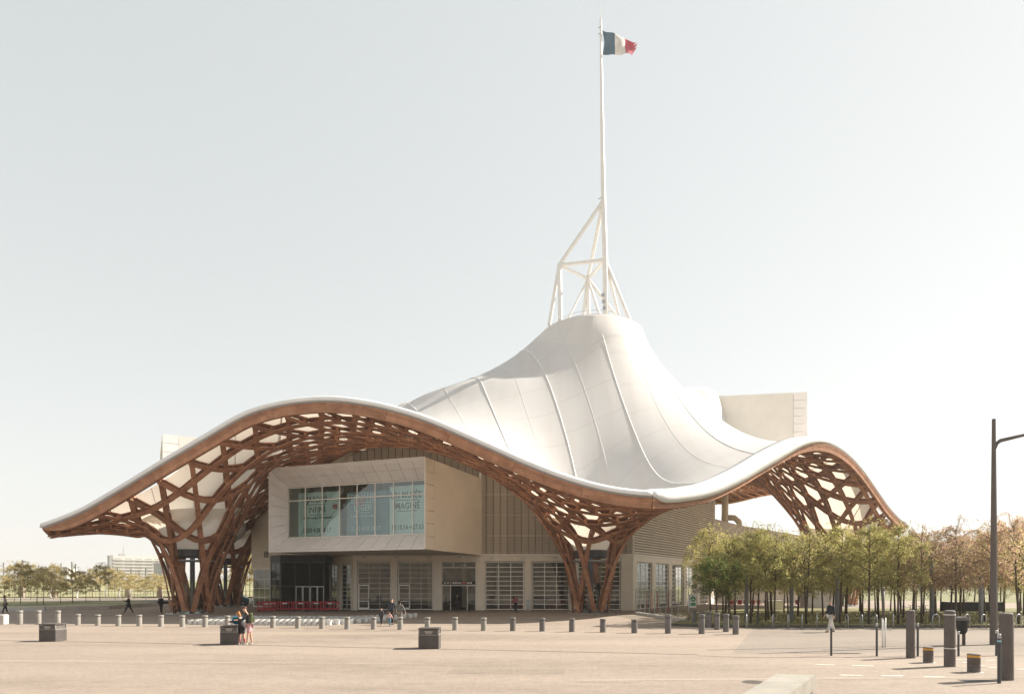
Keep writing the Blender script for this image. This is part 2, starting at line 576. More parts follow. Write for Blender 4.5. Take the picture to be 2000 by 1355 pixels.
# ---- woven timber lattice: three families of double planks following the surface
BW, BT = 0.41, 0.12
LOW = [0.26, 0.0, 0.13]; UP = [0.70, 0.44, 0.57]
def hexpt(a, b):
    return pP[0] + a*e1[0] + b*e2[0], pP[1] + a*e1[1] + b*e2[1]
def family_line(fam, c):
    if fam == 0:
        b0, b1 = max(-1, -1-c), min(1, 1-c); return hexpt(c, b0), hexpt(c, b1)
    if fam == 1:
        a0, a1 = max(-1, -1-c), min(1, 1-c); return hexpt(a0, c), hexpt(a1, c)
    a0, a1 = max(-1, c-1), min(1, c+1)
    return hexpt(a0, c-a0), hexpt(a1, c-a1)
def warp(x, y):
    """near a leg the weave is drawn apart so that its planks wind round the foot"""
    x = np.array(x, float); y = np.array(y, float); ok = np.ones(x.shape, bool)
    for lx, ly in LEGS:
        dx, dy = x-lx, y-ly
        rho = np.hypot(dx, dy)
        m = rho < 5.4
        k = np.clip(1 - (rho-1.34)/4.06, 0, 1)
        f = np.where(m, (rho + .52*k**2)/np.maximum(rho, 1e-6), 1.0)
        ok &= ~(rho < 1.335)
        x = lx + dx*f; y = ly + dy*f
    return x, y, ok
def plank(x, y, off):
    """one bent plank: plan path x, y, held at distance off from the surface"""
    z = zf(x, y); n = nf(x, y)
    P = np.stack([x, y, z], -1) + n*off
    t = np.gradient(P, axis=0); t /= np.linalg.norm(t, axis=1, keepdims=True) + 1e-9
    s = np.cross(t, n); s /= np.linalg.norm(s, axis=1, keepdims=True) + 1e-9
    m = np.cross(s, t)
    h, k = BW/2, BT/2
    V = np.stack([P - s*h - m*k, P + s*h - m*k, P + s*h + m*k, P - s*h + m*k], 1)
    return V
for fam in range(3):
    for i in range(-NL-2, NL+2):
        c = (i + 0.5 + PH[fam])/NL
        if abs(c) > 0.992: continue
        p, q = family_line(fam, c)
        L = math.hypot(q[0]-p[0], q[1]-p[1])
        if L < 2: continue
        n = int(L/0.06)
        t = np.linspace(0.12/L, 1-0.12/L, n)
        x = p[0] + (q[0]-p[0])*t; y = p[1] + (q[1]-p[1])*t
        x, y, fok = warp(x, y)
        for layer in (LOW, UP):
            off = layer[fam]
            z = zf(x, y) + nf(x, y)[:, 2]*off
            ok = fok & (z > -0.05) & (np.hypot(x-RING[0], y-RING[1]) > RR - 0.3)
            for T, l0, l1 in ((T1, -1, 50), (T2, -1, 70), (T3, -1, 60)):
                ok &= ~in_tube(T, x, y, z, l0, l1)
            idx = np.where(ok)[0]
            if len(idx) < 12: continue
            runs = np.split(idx, np.where(np.diff(idx) > 1)[0] + 1)
            for run in runs:
                if len(run) < 12: continue
                xr, yr = x[run], y[run]
                zr = zf(xr, yr)
                ds = np.sqrt(np.diff(xr)**2 + np.diff(yr)**2 + np.diff(zr)**2)
                S = np.concatenate([[0], np.cumsum(ds)])
                if S[-1] < 1.5: continue
                k = max(4, int(S[-1]/0.8))
                ss = np.linspace(0, S[-1], k)
                V = plank(np.interp(ss, S, xr), np.interp(ss, S, yr), off)
                nn = len(V)
                vs = V.reshape(-1, 3)
                fs = []
                for a in range(nn-1):
                    for b in range(4):
                        b2 = (b+1) % 4
                        fs.append((a*4+b, a*4+b2, (a+1)*4+b2, (a+1)*4+b))
                fs += [(3,2,1,0), ((nn-1)*4, (nn-1)*4+1, (nn-1)*4+2, (nn-1)*4+3)]
                mb = MB(); mb.v = [tuple(v) for v in vs]; mb.f = fs
                mb.build('beam', M['timber'], roof, world=True)
# spacer blocks at the crossings, between lower and upper plank of each family
bl = MB()
def block(x, y, dirx, diry, o0, o1):
    z = float(zf(x, y)); n = nf(np.array([x]), np.array([y]))[0]
    t = np.array([dirx, diry, 0.0]); t -= n*(t@n); t /= np.linalg.norm(t)
    s = np.cross(n, t)
    c = np.array([x, y, z])
    vs = []
    for o in (o0, o1):
        for a, b in ((-1,-1),(1,-1),(1,1),(-1,1)):
            vs.append(c + n*o + t*a*0.2 + s*b*0.17)
    bl.add(vs, [(0,3,2,1),(4,5,6,7),(0,1,5,4),(1,2,6,5),(2,3,7,6),(3,0,4,7)])
dirs = [e2, e1, e1 - e2]
for f0, f1 in ((0,1), (0,2), (1,2)):
    for i in range(-NL-2, NL+2):
        for j in range(-NL-2, NL+2):
            c0, c1 = (i+.5+PH[f0])/NL, (j+.5+PH[f1])/NL
            if (f0, f1) == (0, 1): a, b = c0, c1
            elif (f0, f1) == (0, 2): a, b = c0, c1 - c0
            else: b = c0; a = c1 - c0
            if max(abs(a), abs(b), abs(a+b)) > 0.985: continue
            x, y = hexpt(a, b)
            x, y, fok = warp(x, y)
            x, y = float(x), float(y)
            if not bool(fok): continue
            z = float(zf(x, y))
            if z < 0.6 or math.hypot(x-RING[0], y-RING[1]) < RR: continue
            if any(in_tube(T, x, y, z+0.4, -1) for T in (T1, T2, T3)): continue
            if y > 115: continue
            for f in (f0, f1):
                d = dirs[f]
                block(x, y, d[0], d[1], LOW[f]+BT/2, UP[f]-BT/2)
tag(bl.build('spacer_block', M['timber'], roof, world=True), kind='stuff')

# ---- edge: laminated fascia boards, grey flashing and white lip
def edge_frames(e, n):
    p, q = HEX[e], HEX[(e+1) % 6]
    d = (q-p)/np.linalg.norm(q-p)
    o = np.array([d[1], -d[0]])
    if (p+q)@o/2 - pP@o < 0: o = -o
    fr = []
    for s in np.linspace(0, 1, n):
        x, y = p + (q-p)*s
        zt = edge_top(e, s)
        inn = np.array([x, y]) - o*1.6
        c = pP; inn = inn + (c - inn)*0.02
        N = nf(np.array([inn[0]]), np.array([inn[1]]), 0.8)[0]
        s2 = min(s+0.01, 1); s1 = max(s-0.01, 0)
        L = np.linalg.norm(q-p)
        t = np.array([d[0]*(s2-s1)*L, d[1]*(s2-s1)*L, edge_top(e, s2)-edge_top(e, s1)])
        t /= np.linalg.norm(t)
        # the outward tilt of the rim follows the skin, damped
        g = -(N[0]*o[0] + N[1]*o[1])/N[2]
        g = np.clip(g, -0.35, -0.05)
        out = np.array([o[0], o[1], g]); out -= t*(out@t); out /= np.linalg.norm(out)
        up = np.cross(t, out); up = up if up[2] > 0 else -up
        fr.append((np.array([x, y, zt]), out, up))
    return fr
def sweep(fr, prof, i0=0, i1=None, closed=True):
    fr = fr[i0:i1]
    n = len(prof); vs, fs = [], []
    for c, o, u in fr:
        for a, b in prof:
            vs.append(c + o*a + u*b)
    for i in range(len(fr)-1):
        for k in range(n if closed else n-1):
            k2 = (k+1) % n
            fs.append((i*n+k, i*n+k2, (i+1)*n+k2, (i+1)*n+k))
    if closed:
        fs += [tuple(range(n-1, -1, -1)), tuple((len(fr)-1)*n+k for k in range(n))]
    return MB().add(vs, fs)
NE = 121
for e in range(6):
    fr = edge_frames(e, NE)
    nb, nseg = (5, 10) if e < 2 else (1, 1)
    hb = 0.80/nb
    for k in range(nb):
        inset = (0.0, 0.025, 0.045, 0.025, 0.0)[k] if nb == 5 else 0
        z1 = -0.02 - k*hb; z0 = z1 - hb + 0.008
        for sg in range(nseg):
            i0 = round(sg*(NE-1)/nseg); i1 = round((sg+1)*(NE-1)/nseg)
            f2 = [tuple(a.copy() for a in fr_) for fr_ in fr[i0:i1+1]]
            tip = []
            for q_ in range(i0, i1+1):
                s_ = q_/(NE-1); dd_ = s_ if e in (0, 2) else (1-s_ if e in (1, 5) else 1)
                x_ = min(1, dd_/.055); tip.append(.12 + .88*x_*(2-x_))
            dirn = f2[1][0]-f2[0][0]; dirn /= np.linalg.norm(dirn)
            f2[0][0][:] = f2[0][0] + dirn*0.012; f2[-1][0][:] = f2[-1][0] - dirn*0.012
            vs, fs = [], []
            for (c_, o_, u_), tp_ in zip(f2, tip):
                for a_, b_ in ((-0.28, z0), (0.10-inset, z0), (0.10-inset, z1), (-0.28, z1)):
                    vs.append(c_ + o_*a_ + u_*b_*tp_)
            nn = len(f2)
            for a_ in range(nn-1):
                for b_ in range(4):
                    b2 = (b_+1) % 4
                    fs.append((a_*4+b_, a_*4+b2, (a_+1)*4+b2, (a_+1)*4+b_))
            fs += [(3,2,1,0), tuple((nn-1)*4+b_ for b_ in range(4))]
            MB().add(vs, fs).build('fascia_board', M['fascia'], roof, world=True)
    sweep(fr, [(-0.3, 0.0), (0.11, 0.0), (0.12, 0.03), (0.12, 0.12), (-0.3, 0.12)]).build('flashing', M['grey_trim'], roof, world=True)
    # the white lip hangs deeper over the timber near the front corner of the right edge
    vs, fs = [], []
    for i, (c, o, u) in enumerate(fr):
        s_ = i/(NE-1)
        hang = max(0.0, min(1.0, (0.62-s_)/0.3)) if e == 1 else 0.0
        hang = hang*hang*(3-2*hang)*min(1.0, s_/0.02 + .0) if e == 1 else 0.0
        q = 1.0 + .25*hang; lo = .125 - .52*hang
        k_ = 1.0 if e != 1 else .25 + .75*hang
        ot = .30*(.7*k_ + .3*hang)
        for a, b in [(-1.7, 0.50*q), (-0.7, 0.58*q), (-0.2, 0.57*q), (0.02 + .1*k_, 0.50*q), (.06 + .16*k_, 0.38*q), (.08 + .18*k_ + .08*hang, 0.24*q), (.05 + ot, lo), (-0.3 + .5*hang, lo), (-1.3, 0.28)]:
            vs.append(c + o*a + u*b)
    n_ = 9
    for i in range(NE-1):
        for k in range(n_):
            k2 = (k+1) % n_
            fs.append((i*n_+k, i*n_+k2, (i+1)*n_+k2, (i+1)*n_+k))
    fs += [tuple(range(n_-1, -1, -1)), tuple((NE-1)*n_+k for k in range(n_))]
    MB().add(vs, fs).build('edge_lip', M['trim'], roof, smooth=True, world=True)

# ---- membrane in long strips, stitched by raised seams
MOFF = 1.12
wdir = np.array([-0.30, 0.954]); wdir /= np.linalg.norm(wdir)
wn = np.array([wdir[1], -wdir[0]])
proj = [h@wn for h in HEX]
umin, umax = min(proj), max(proj)
def chord(u):
    ts = []
    for e in range(6):
        p, q = HEX[e], HEX[(e+1) % 6]
        a, b = p@wn, q@wn
        if abs(a-b) < 1e-9: continue
        s = (u-a)/(b-a)
        if -1e-9 <= s <= 1+1e-9:
            ts.append(float((p + (q-p)*s)@wdir))
    return min(ts), max(ts)
SEAM = 7.25
u0 = float((np.array([12.4, 51.5]))@wn)
first = u0 - SEAM*math.floor((u0-umin)/SEAM)
bounds = [umin+0.02] + [first + SEAM*k for k in range(int((umax-first)/SEAM)+1)] + [umax-0.02]
NT = 170
def mem_pts(u):
    t0, t1 = chord(u)
    t0 += 0.45; t1 -= 0.45
    if t1 < t0: t0 = t1 = (t0+t1)/2
    t = np.linspace(t0, t1, NT)
    x = wn[0]*u + wdir[0]*t; y = wn[1]*u + wdir[1]*t
    return x, y
def mem_lift(x, y):
    r = np.hypot(x-RING[0], y-RING[1])
    snap = (r > RR-0.75) & (r < RR+0.02)
    k = np.where(snap, (RR+0.02)/np.maximum(r, 1e-6), 1.0)
    x2 = RING[0] + (x-RING[0])*k; y2 = RING[1] + (y-RING[1])*k
    n = nf(x2, y2, 0.5); z = zf(x2, y2)
    P = np.stack([x2, y2, z], -1) + n*MOFF
    return P, r
def in_leg(x, y):
    m = np.zeros(x.shape, bool)
    for lx, ly in LEGS:
        m |= np.hypot(x-lx, y-ly) < 3.9
    return m
for k in range(len(bounds)-1):
    a, b = bounds[k], bounds[k+1]
    nu = max(2, int((b-a)/0.55)+1)
    us = np.linspace(a, b, nu)
    rows, bad = [], []
    for q, u in enumerate(us):
        x, y = mem_pts(u)
        # each strip sags a little between its seams
        P, r = mem_lift(x, y)
        ph = (u-a)/(b-a)
        P[:, 2] -= 0.035*math.sin(math.pi*ph)
        rows.append(P); bad.append((r < RR-0.75) | in_leg(x, y) | in_tube(T3, P[:,0], P[:,1], P[:,2], -1, 12.4, 0.05) | in_tube(T2, P[:,0], P[:,1], P[:,2], -1, 8, 0.05))
    rows = np.array(rows); bad = np.array(bad)
    vs = [tuple(v) for v in rows.reshape(-1, 3)]
    fs = []
    for i in range(nu-1):
        for j in range(NT-1):
            if bad[i,j] or bad[i+1,j] or bad[i,j+1] or bad[i+1,j+1]: continue
            fs.append((i*NT+j, (i+1)*NT+j, (i+1)*NT+j+1, i*NT+j+1))
    if not fs: continue
    used = sorted({i for f in fs for i in f}); mp = {o: n for n, o in enumerate(used)}
    mb = MB(); mb.v = [vs[i] for i in used]; mb.f = [tuple(mp[i] for i in f) for f in fs]
    mb.build('membrane_panel', M['membrane'], roof, smooth=True, world=True)
    if k:
        x, y = mem_pts(a)
        P, r = mem_lift(x, y)
        ok = ~((r < RR-0.1) | in_leg(x, y))
        idx = np.where(ok)[0]
        for run in np.split(idx, np.where(np.diff(idx) > 1)[0]+1):
            if len(run) < 6: continue
            pts = [Vector(P[i]) + Vector((0, 0, 0.02)) for i in run]
            MB().tube(pts, 0.05, 6).build('seam', M['trim'], roof, smooth=True, world=True)
# fine half-way welds between the main seams
for k in range(1, len(bounds)-2):
    x, y = mem_pts((bounds[k]+bounds[k+1])/2)
    P, r = mem_lift(x, y)
    idx = np.where(~((r < RR+.6) | in_leg(x, y)))[0]
    for run in np.split(idx, np.where(np.diff(idx) > 1)[0]+1):
        if len(run) < 6: continue
        MB().tube([Vector(P[i]) + Vector((0, 0, -.03)) for i in run], 0.022, 5).build('weld', M['trim'], roof, smooth=True, world=True)
# rounded collar closing the top: rises off the membrane and rolls over the ring
vs, fs = [], []
nk_ = 96
for i in range(7):
    for k in range(nk_):
        an = 2*math.pi*k/nk_
        ca, sa = math.cos(an), math.sin(an)
        if i < 2:
            r0 = RR + (1.5, 0.8)[i]
            x_, y_ = np.array([RING[0]+r0*ca]), np.array([RING[1]+r0*sa])
            P_ = np.array([x_[0], y_[0], zf(x_, y_)[0]]) + nf(x_, y_, .3)[0]*(MOFF + (-.01, .03)[i])
            vs.append(tuple(P_))
        else:
            r0, z0 = ((RR+.95, ZR-.22), (RR+.5, ZR+.08), (RR-.3, ZR+.28), (RR-2.0, ZR+.45), (.3, ZR+.52))[i-2]
            vs.append((RING[0]+r0*ca, RING[1]+r0*sa, z0))
for i in range(6):
    for k in range(nk_):
        k2 = (k+1) % nk_
        fs.append((i*nk_+k, i*nk_+k2, (i+1)*nk_+k2, (i+1)*nk_+k))
MB().add(vs, fs).build('ring_cap', M['membrane'], roof, smooth=True, world=True)

# ---- inside each leg: membrane funnel, gutter collar, rain pipe and glass cylinder
for lx, ly in LEGS:
    mb = MB()
    n = 48
    prof = [(4.6, 9.75), (3.7, 8.75), (2.9, 7.9), (2.2, 7.1), (1.75, 6.5), (1.45, 6.0)]
    vs, fs = [], []
    for i, (r, z) in enumerate(prof):
        for k in range(n):
            an = 2*math.pi*k/n
            rr_ = r*(1 + (0.03 if k % 2 else -0.03)*(i/5))
            zz = z
            if i == 0:
                xx, yy = lx + r*math.cos(an), ly + r*math.sin(an)
                zz = float(zf(xx, yy)) + 0.9
            vs.append((lx + rr_*math.cos(an), ly + rr_*math.sin(an), zz))
    for i in range(len(prof)-1):
        for k in range(n):
            k2 = (k+1) % n
            fs.append((i*n+k, i*n+k2, (i+1)*n+k2, (i+1)*n+k))
    mb.add(vs, fs)
    mb.build('membrane_funnel', M['membrane'], roof, smooth=True, world=True)
    MB().lathe([(1.5, 5.3), (1.62, 5.4), (1.62, 5.95), (1.5, 6.05), (1.38, 6.0), (1.38, 5.35)], (lx, ly, 0), 28, cap=False).build('gutter_collar', M['dark_steel'], roof, world=True)
    col = MB()
    for k in range(26):
        a0, a1 = 2*math.pi*k/26, 2*math.pi*(k+1)/26
        col.tube([(lx+1.95*math.cos(a0), ly+1.95*math.sin(a0), 5.0), (lx+1.95*math.cos(a1), ly+1.95*math.sin(a1), 5.0)], 0.07, 6)
    col.build('ring_pipe', M['galv'], roof, world=True)
    MB().tube([(lx, ly, 0), (lx, ly, 5.6)], 0.22, 12).build('rain_pipe', M['dark_steel'], roof, smooth=True, world=True)
    MB().lathe([(1.0, 0.02), (1.0, 2.9)], (lx, ly, 0), 24, cap=False).build('glass_cylinder', M['glass_clear'], roof, world=True)
    MB().lathe([(2.35, 0.0), (2.35, 0.03), (2.2, 0.05)], (lx, ly, 0), 32).build('base_ring', M['galv'], roof, world=True)

# polished air duct mouth beside the second leg
mb = MB(); mb.lathe([(1.45, 0), (1.5, .12), (1.5, 1.0), (1.38, 1.0), (1.38, .1)], (0, 0, 0), 30, cap=False)
Rm = Vector((.35, -.75, .45)).to_track_quat('Z', 'Y').to_matrix()
mb.v = [tuple(Rm @ Vector(p) + Vector((-33.4, 79.0, 9.2))) for p in mb.v]
smooth_angle(mb.build('air_duct', M['galv'], roof, world=True), 40)
mb = MB(); mb.lathe([(1.38, .15), (.02, .1)], (0, 0, 0), 30, cap=False)
mb.v = [tuple(Rm @ Vector(p) + Vector((-33.4, 79.0, 9.2))) for p in mb.v]
mb.build('duct_lining', M['membrane'], roof, world=True)
# ------------------------------------------------------------------ museum building under the roof
def stripe_mat(name, c0, c1, period, rand=0.05):
    m = bpy.data.materials.new(name)
    m.use_nodes = True
    nt = m.node_tree
    b = nt.nodes['Principled BSDF']
    b.inputs['Roughness'].default_value = 0.5
    b.inputs['Specular IOR Level'].default_value = 0.3
    tc = nt.nodes.new('ShaderNodeTexCoord')
    sp = nt.nodes.new('ShaderNodeSeparateXYZ')
    nt.links.new(tc.outputs['Object'], sp.inputs[0])
    md = nt.nodes.new('ShaderNodeMath'); md.operation = 'FRACT'
    dv = nt.nodes.new('ShaderNodeMath'); dv.operation = 'DIVIDE'; dv.inputs[1].default_value = period
    nt.links.new(sp.outputs[2], dv.inputs[0]); nt.links.new(dv.outputs[0], md.inputs[0])
    gt = nt.nodes.new('ShaderNodeMapRange'); gt.inputs[1].default_value = 0.3; gt.inputs[2].default_value = 0.42
    nt.links.new(md.outputs[0], gt.inputs[0])
    nz = nt.nodes.new('ShaderNodeTexNoise'); nz.inputs['Scale'].default_value = 0.45; nz.inputs['Detail'].default_value = 4
    nt.links.new(tc.outputs['Object'], nz.inputs['Vector'])
    c = mixrgb(nt, gt.outputs[0], c0, c1)
    c = mixrgb(nt, nz.outputs['Fac'], c, tuple(v*0.72 for v in c1))
    oi = nt.nodes.new('ShaderNodeObjectInfo')
    m2 = nt.nodes.new('ShaderNodeMapRange'); m2.inputs[3].default_value = 1-rand; m2.inputs[4].default_value = 1+rand
    nt.links.new(oi.outputs['Random'], m2.inputs[0])
    cc = nt.nodes.new('ShaderNodeCombineColor')
    for i in range(3): nt.links.new(m2.outputs[0], cc.inputs[i])
    c = mixrgb(nt, 1.0, c, cc.outputs[0], 'MULTIPLY')
    nt.links.new(c, b.inputs['Base Color'])
    return m
M['screen'] = stripe_mat('screen', (0.30, 0.25, 0.20), (0.54, 0.465, 0.375), 0.21, 0.08)
M['slat'] = pmat('slat', (0.70, 0.61, 0.50), 0.5, 0.08, 0.6, rand=0.05)
M['rib'] = pmat('rib', (0.17, 0.145, 0.12), 0.6, 0.1, 1)
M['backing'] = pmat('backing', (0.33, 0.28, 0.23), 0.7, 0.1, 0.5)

class Wall:
    """plan line p -> q; s along it, off outward, z up"""
    def __init__(self, p, q, out):
        self.p = np.array(p, float); d = np.array(q, float) - self.p
        self.L = float(np.linalg.norm(d)); self.d = d/self.L
        n = np.array([self.d[1], -self.d[0]])
        self.n = n if n@np.array(out) > 0 else -n
    def pt(self, s, off, z):
        v = self.p + self.d*s + self.n*off
        return (v[0], v[1], z)
    def box(self, mb, s0, s1, o0, o1, z0, z1):
        c = [self.pt(s, o, z) for z in (z0, z1) for s, o in ((s0,o0),(s1,o0),(s1,o1),(s0,o1))]
        return mb.add(c, [(0,3,2,1),(4,5,6,7),(0,1,5,4),(1,2,6,5),(2,3,7,6),(3,0,4,7)])
    def top(self, s, off=0.0, drop=0.25):
        v = self.p + self.d*s + self.n*off
        return float(zf(v[0], v[1])) - drop

bld = thing('museum_building', 'beige museum hall with glazed shutters and louvred upper walls under the tent roof', 'building', (0, 71, 0))
def bpart(name, mb, mat, parent=None, smooth=False):
    return mb.build(name, mat, parent or bld, smooth=smooth, world=True)

pane_cache = {}
def pane_obj(W, s0, s1, off, z0, z1, mat, parent, name='pane'):
    key = (round(s1-s0, 3), round(z1-z0, 3), mat.name, round(math.atan2(W.d[1], W.d[0]), 4))
    if key not in pane_cache:
        mb = MB(); wv, hv = (s1-s0)/2, (z1-z0)/2
        c = []
        c = [(W.d[0]*a, W.d[1]*a, z) for a, z in ((-wv, -hv), (wv, -hv), (wv, hv), (-wv, hv))]
        mb.add(c, [(0, 1, 2, 3) if W.d[1]*W.n[0] - W.d[0]*W.n[1] > 0 else (3, 2, 1, 0)])
        pane_cache[key] = mb.mesh('pane', mat)
    o = link(name, pane_cache[key], parent)
    root = parent
    while root.parent is not None: root = root.parent
    c = Vector(W.pt((s0+s1)/2, off, (z0+z1)/2))
    o.location = c - root.location
    return o

def shutter(W, s0, s1, z0, z1, cols, rows, glass, off=-0.25, bar=0.05, root=None, fmat=None, hrows=None):
    mb = MB()
    fw = 0.09
    W.box(mb, s0, s0+fw, off-0.05, off+0.05, z0, z1); W.box(mb, s1-fw, s1, off-0.05, off+0.05, z0, z1)
    W.box(mb, s0+fw, s1-fw, off-0.05, off+0.05, z1-fw, z1); W.box(mb, s0+fw, s1-fw, off-0.05, off+0.05, z0, z0+fw)
    a0, a1, b0, b1 = s0+fw, s1-fw, z0+fw, z1-fw
    for k in range(1, cols):
        s = a0 + (a1-a0)*k/cols
        W.box(mb, s-bar/2, s+bar/2, off-0.03, off+0.03, b0, b1)
    for k in range(1, rows):
        z = b0 + (b1-b0)*k/rows
        W.box(mb, a0, a1, off-0.04, off+0.035, z-bar/2, z+bar/2)
    wobj = mb.build('window', fmat or M['frame_white'], root or bld, world=True)
    for i in range(cols):
        for j in range(rows):
            sa = a0 + (a1-a0)*i/cols; sb = a0 + (a1-a0)*(i+1)/cols
            za = b0 + (b1-b0)*j/rows; zb = b0 + (b1-b0)*(j+1)/rows
            pane_obj(W, sa, sb, off-0.005, za, zb, glass, wobj)
    return wobj

# --- main front
WM = Wall((-17.0, 71.0), (13.0, 71.0), (0, -1))
def sx(px): return (px-1000)/F*71.0 + 17.0
ZB, ZT = 5.25, 5.9
bays = [(697, 764), (776, 846), (862, 930), (947, 1024), (1038, 1113), (1129, 1213)]
edges = [0.0] + [e for b in bays for e in (sx(b[0]), sx(b[1]))] + [WM.L]
for k in range(0, len(edges), 2):
    mb = MB(); WM.box(mb, edges[k], edges[k+1], -0.45, 0.0, 0.0, ZB)
    bpart('pier', mb, M['pier'])
mb = MB(); WM.box(mb, -0.1, WM.L, -0.45, 0.03, ZB+0.003, ZT); bpart('beam', mb, M['pier'])
mb = MB(); WM.box(mb, -0.1, WM.L+0.05, -0.45, 0.12, ZT+0.003, ZT+0.12); bpart('cornice', mb, M['frame_white'])
for k, b in enumerate(bays):
    if k == 2: continue
    s0, s1 = sx(b[0])+0.04, sx(b[1])-0.04
    if k < 2:
        shutter(WM, s0, s1, 0.05, ZB-0.04, 3, 9, M['glass'], bar=0.035)
        w3 = (s1-s0)/3
        mb = MB()
        for a, c, zz0, zz1 in ((s0+.1, s0+.2, .06, 2.75), (s0+w3-.06, s0+w3+.04, .06, 2.75), (s0+.2, s0+w3-.06, 2.62, 2.75), (s0+.2, s0+w3-.06, .06, .3), (s0+.2, s0+w3-.06, .92, 1.0)):
            WM.box(mb, a, c, -0.19, -0.13, zz0, zz1)
        d = bpart('door', mb, M['frame_white'])
        mb = MB(); WM.box(mb, s0+w3-.04, s0+w3, -0.13, -0.07, 1.0, 1.3); bpart('handle', mb, M['galv'], d)
    else:
        shutter(WM, s0, s1, 0.05, ZB-0.04, 3, 10, M['glass'], bar=0.07)
for k in range(9):
    s = 1.2 + k*3.4
    mb = MB(); mb.tube([WM.pt(s, 0.03, ZT-0.2), WM.pt(s, 0.25, ZT-0.24)], 0.03, 6)
    mb.box(WM.pt(s, 0.33, ZT-0.26), (0.42, 0.2, 0.12))
    bpart('floodlight', mb, M['galv'])
mb = MB(); WM.box(mb, sx(1030)-.12, sx(1030)+.3, 0.003, 0.12, 0, 1.15); bpart('control_box', mb, M['galv'])
# --- entrance bay
s0, s1 = sx(862), sx(930)
mb = MB()
WM.box(mb, s0, s0+.1, -.3, -.2, 0, ZB); WM.box(mb, s1-.1, s1, -.3, -.2, 0, ZB)
WM.box(mb, s0+.1, s1-.1, -.3, -.2, 2.62, 2.74); WM.box(mb, s0+.1, s1-.1, -.3, -.2, 4.55, 4.62); WM.box(mb, s0+.1, s1-.1, -.3, -.2, ZB-.08, ZB)
for f in (0.26, 0.74):
    s = s0 + (s1-s0)*f; WM.box(mb, s-.04, s+.04, -.3, -.2, 0, 2.62)
for f in (0.34, 0.67):
    s = s0 + (s1-s0)*f; WM.box(mb, s-.03, s+.03, -.3, -.2, 4.62, ZB-.08)
ent = bpart('entrance', mb, M['frame_white'])
for a, b, za, zb in ((.03, .25, .02, 2.62), (.75, .97, .02, 2.62), (.03, .97, 3.12, 4.55), (.03, .33, 4.62, 5.15), (.35, .66, 4.62, 5.15), (.68, .97, 4.62, 5.15)):
    pane_obj(WM, s0+(s1-s0)*a, s0+(s1-s0)*b, -.26, za, zb, M['glass'], ent)
mb = MB(); WM.box(mb, s0+.1, s1-.1, -.18, -.08, 2.80, 3.08); sg = bpart('sign_board', mb, M['dark'], ent)
M['sign_white'] = pmat('sign_white', (0.75, 0.72, 0.68), 0.5, 0.05, 4)
M['sign_red'] = pmat('sign_red', (0.62, 0.20, 0.18), 0.5, 0.05, 4)
x = s0+.25
for k, (wd, red) in enumerate(((.26,0),(.1,None),(.2,0),(.12,None),(.14,0),(.12,None),(.55,0),(.06,None),(.3,0),(.08,None),(.5,1),(.06,None),(.28,0),(.07,None),(.2,0))):
    if red is not None:
        mb = MB(); WM.box(mb, x, x+wd, -.077, -.068, 2.86, 3.02); bpart('sign_mark', mb, M['sign_red'] if red else M['sign_white'], sg)
    x += wd
# --- upper screen wall, panel by panel, up to the roof
M['post'] = M['frame_white']
step = 1.5
for k in range(20):
    a, b = k*step, min((k+1)*step, WM.L)
    ts = np.linspace(a+.015, b-.015, 4)
    vs, fs = [], []
    for o in (-0.06, 0.0):
        for s in ts: vs.append(WM.pt(s, o, ZT+0.125))
        for s in ts: vs.append(WM.pt(s, o, WM.top(s)))
    for i in range(3):
        fs += [(8+i, 9+i, 13+i, 12+i), (i+1, i, 4+i, 5+i), (4+i, 12+i, 13+i, 5+i)]
    fs += [(0, 8, 12, 4), (3, 7, 15, 11)]
    bpart('screen_panel', MB().add(vs, fs), M['screen'])
    for s in (a, a+step/2):
        t = WM.top(s)
        if t > ZT+.6:
            mb = MB(); wd = .03 if k < 10 else .018
            WM.box(mb, s-wd, s+wd, 0.001, 0.09, ZT+.125, t); bpart('rib', mb, M['rib'])
mb = MB()
for z in (8.0, 10.2, 12.4): WM.box(mb, 14, WM.L, 0.002, 0.03, z-.02, z+.02)
bpart('transom', mb, M['slat'])
mb = MB(); WM.box(mb, sx(936), sx(940), 0.0, 0.2, 14.0, WM.top(sx(938))); bpart('corner_post', mb, M['frame_white'])
# --- right side, seen raking
KR = np.array([0.65, 1.0]); KE = np.array([13.0, 71.0]) + KR*25.3
WR = Wall((13.0, 71.0), KE, (1, -0.6))
kk = float(np.linalg.norm(KR))
mb = MB(); WR.box(mb, 0.002, WR.L, -0.4, 0.03, ZB+.003, ZT+.02); bpart('beam', mb, M['pier'])
mb = MB(); WR.box(mb, -0.05, WR.L, -0.4, 0.14, ZT+.024, ZT+.14); bpart('cornice', mb, M['frame_white'])
last = 0.02
for i in range(5):
    a, b = (1.0 + 4.65*i)*kk, (1.0 + 4.65*i + 3.75)*kk
    mb = MB(); WR.box(mb, last, a, -0.4, 0.0, 0, ZB); bpart('pier', mb, M['pier'])
    shutter(WR, a+.04, b-.04, .05, ZB-.04, 3, 10, M['glass'], bar=0.07)
    last = b
mb = MB(); WR.box(mb, last, WR.L, -0.4, 0.0, 0, ZB); bpart('pier', mb, M['pier'])
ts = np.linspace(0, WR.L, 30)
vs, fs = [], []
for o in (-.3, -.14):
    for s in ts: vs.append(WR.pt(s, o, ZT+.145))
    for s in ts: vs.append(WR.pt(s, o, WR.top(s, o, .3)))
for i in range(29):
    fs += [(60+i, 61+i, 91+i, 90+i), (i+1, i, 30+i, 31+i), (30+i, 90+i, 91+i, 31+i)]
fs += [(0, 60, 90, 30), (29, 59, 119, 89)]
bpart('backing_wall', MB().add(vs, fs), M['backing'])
z = ZT + 0.26
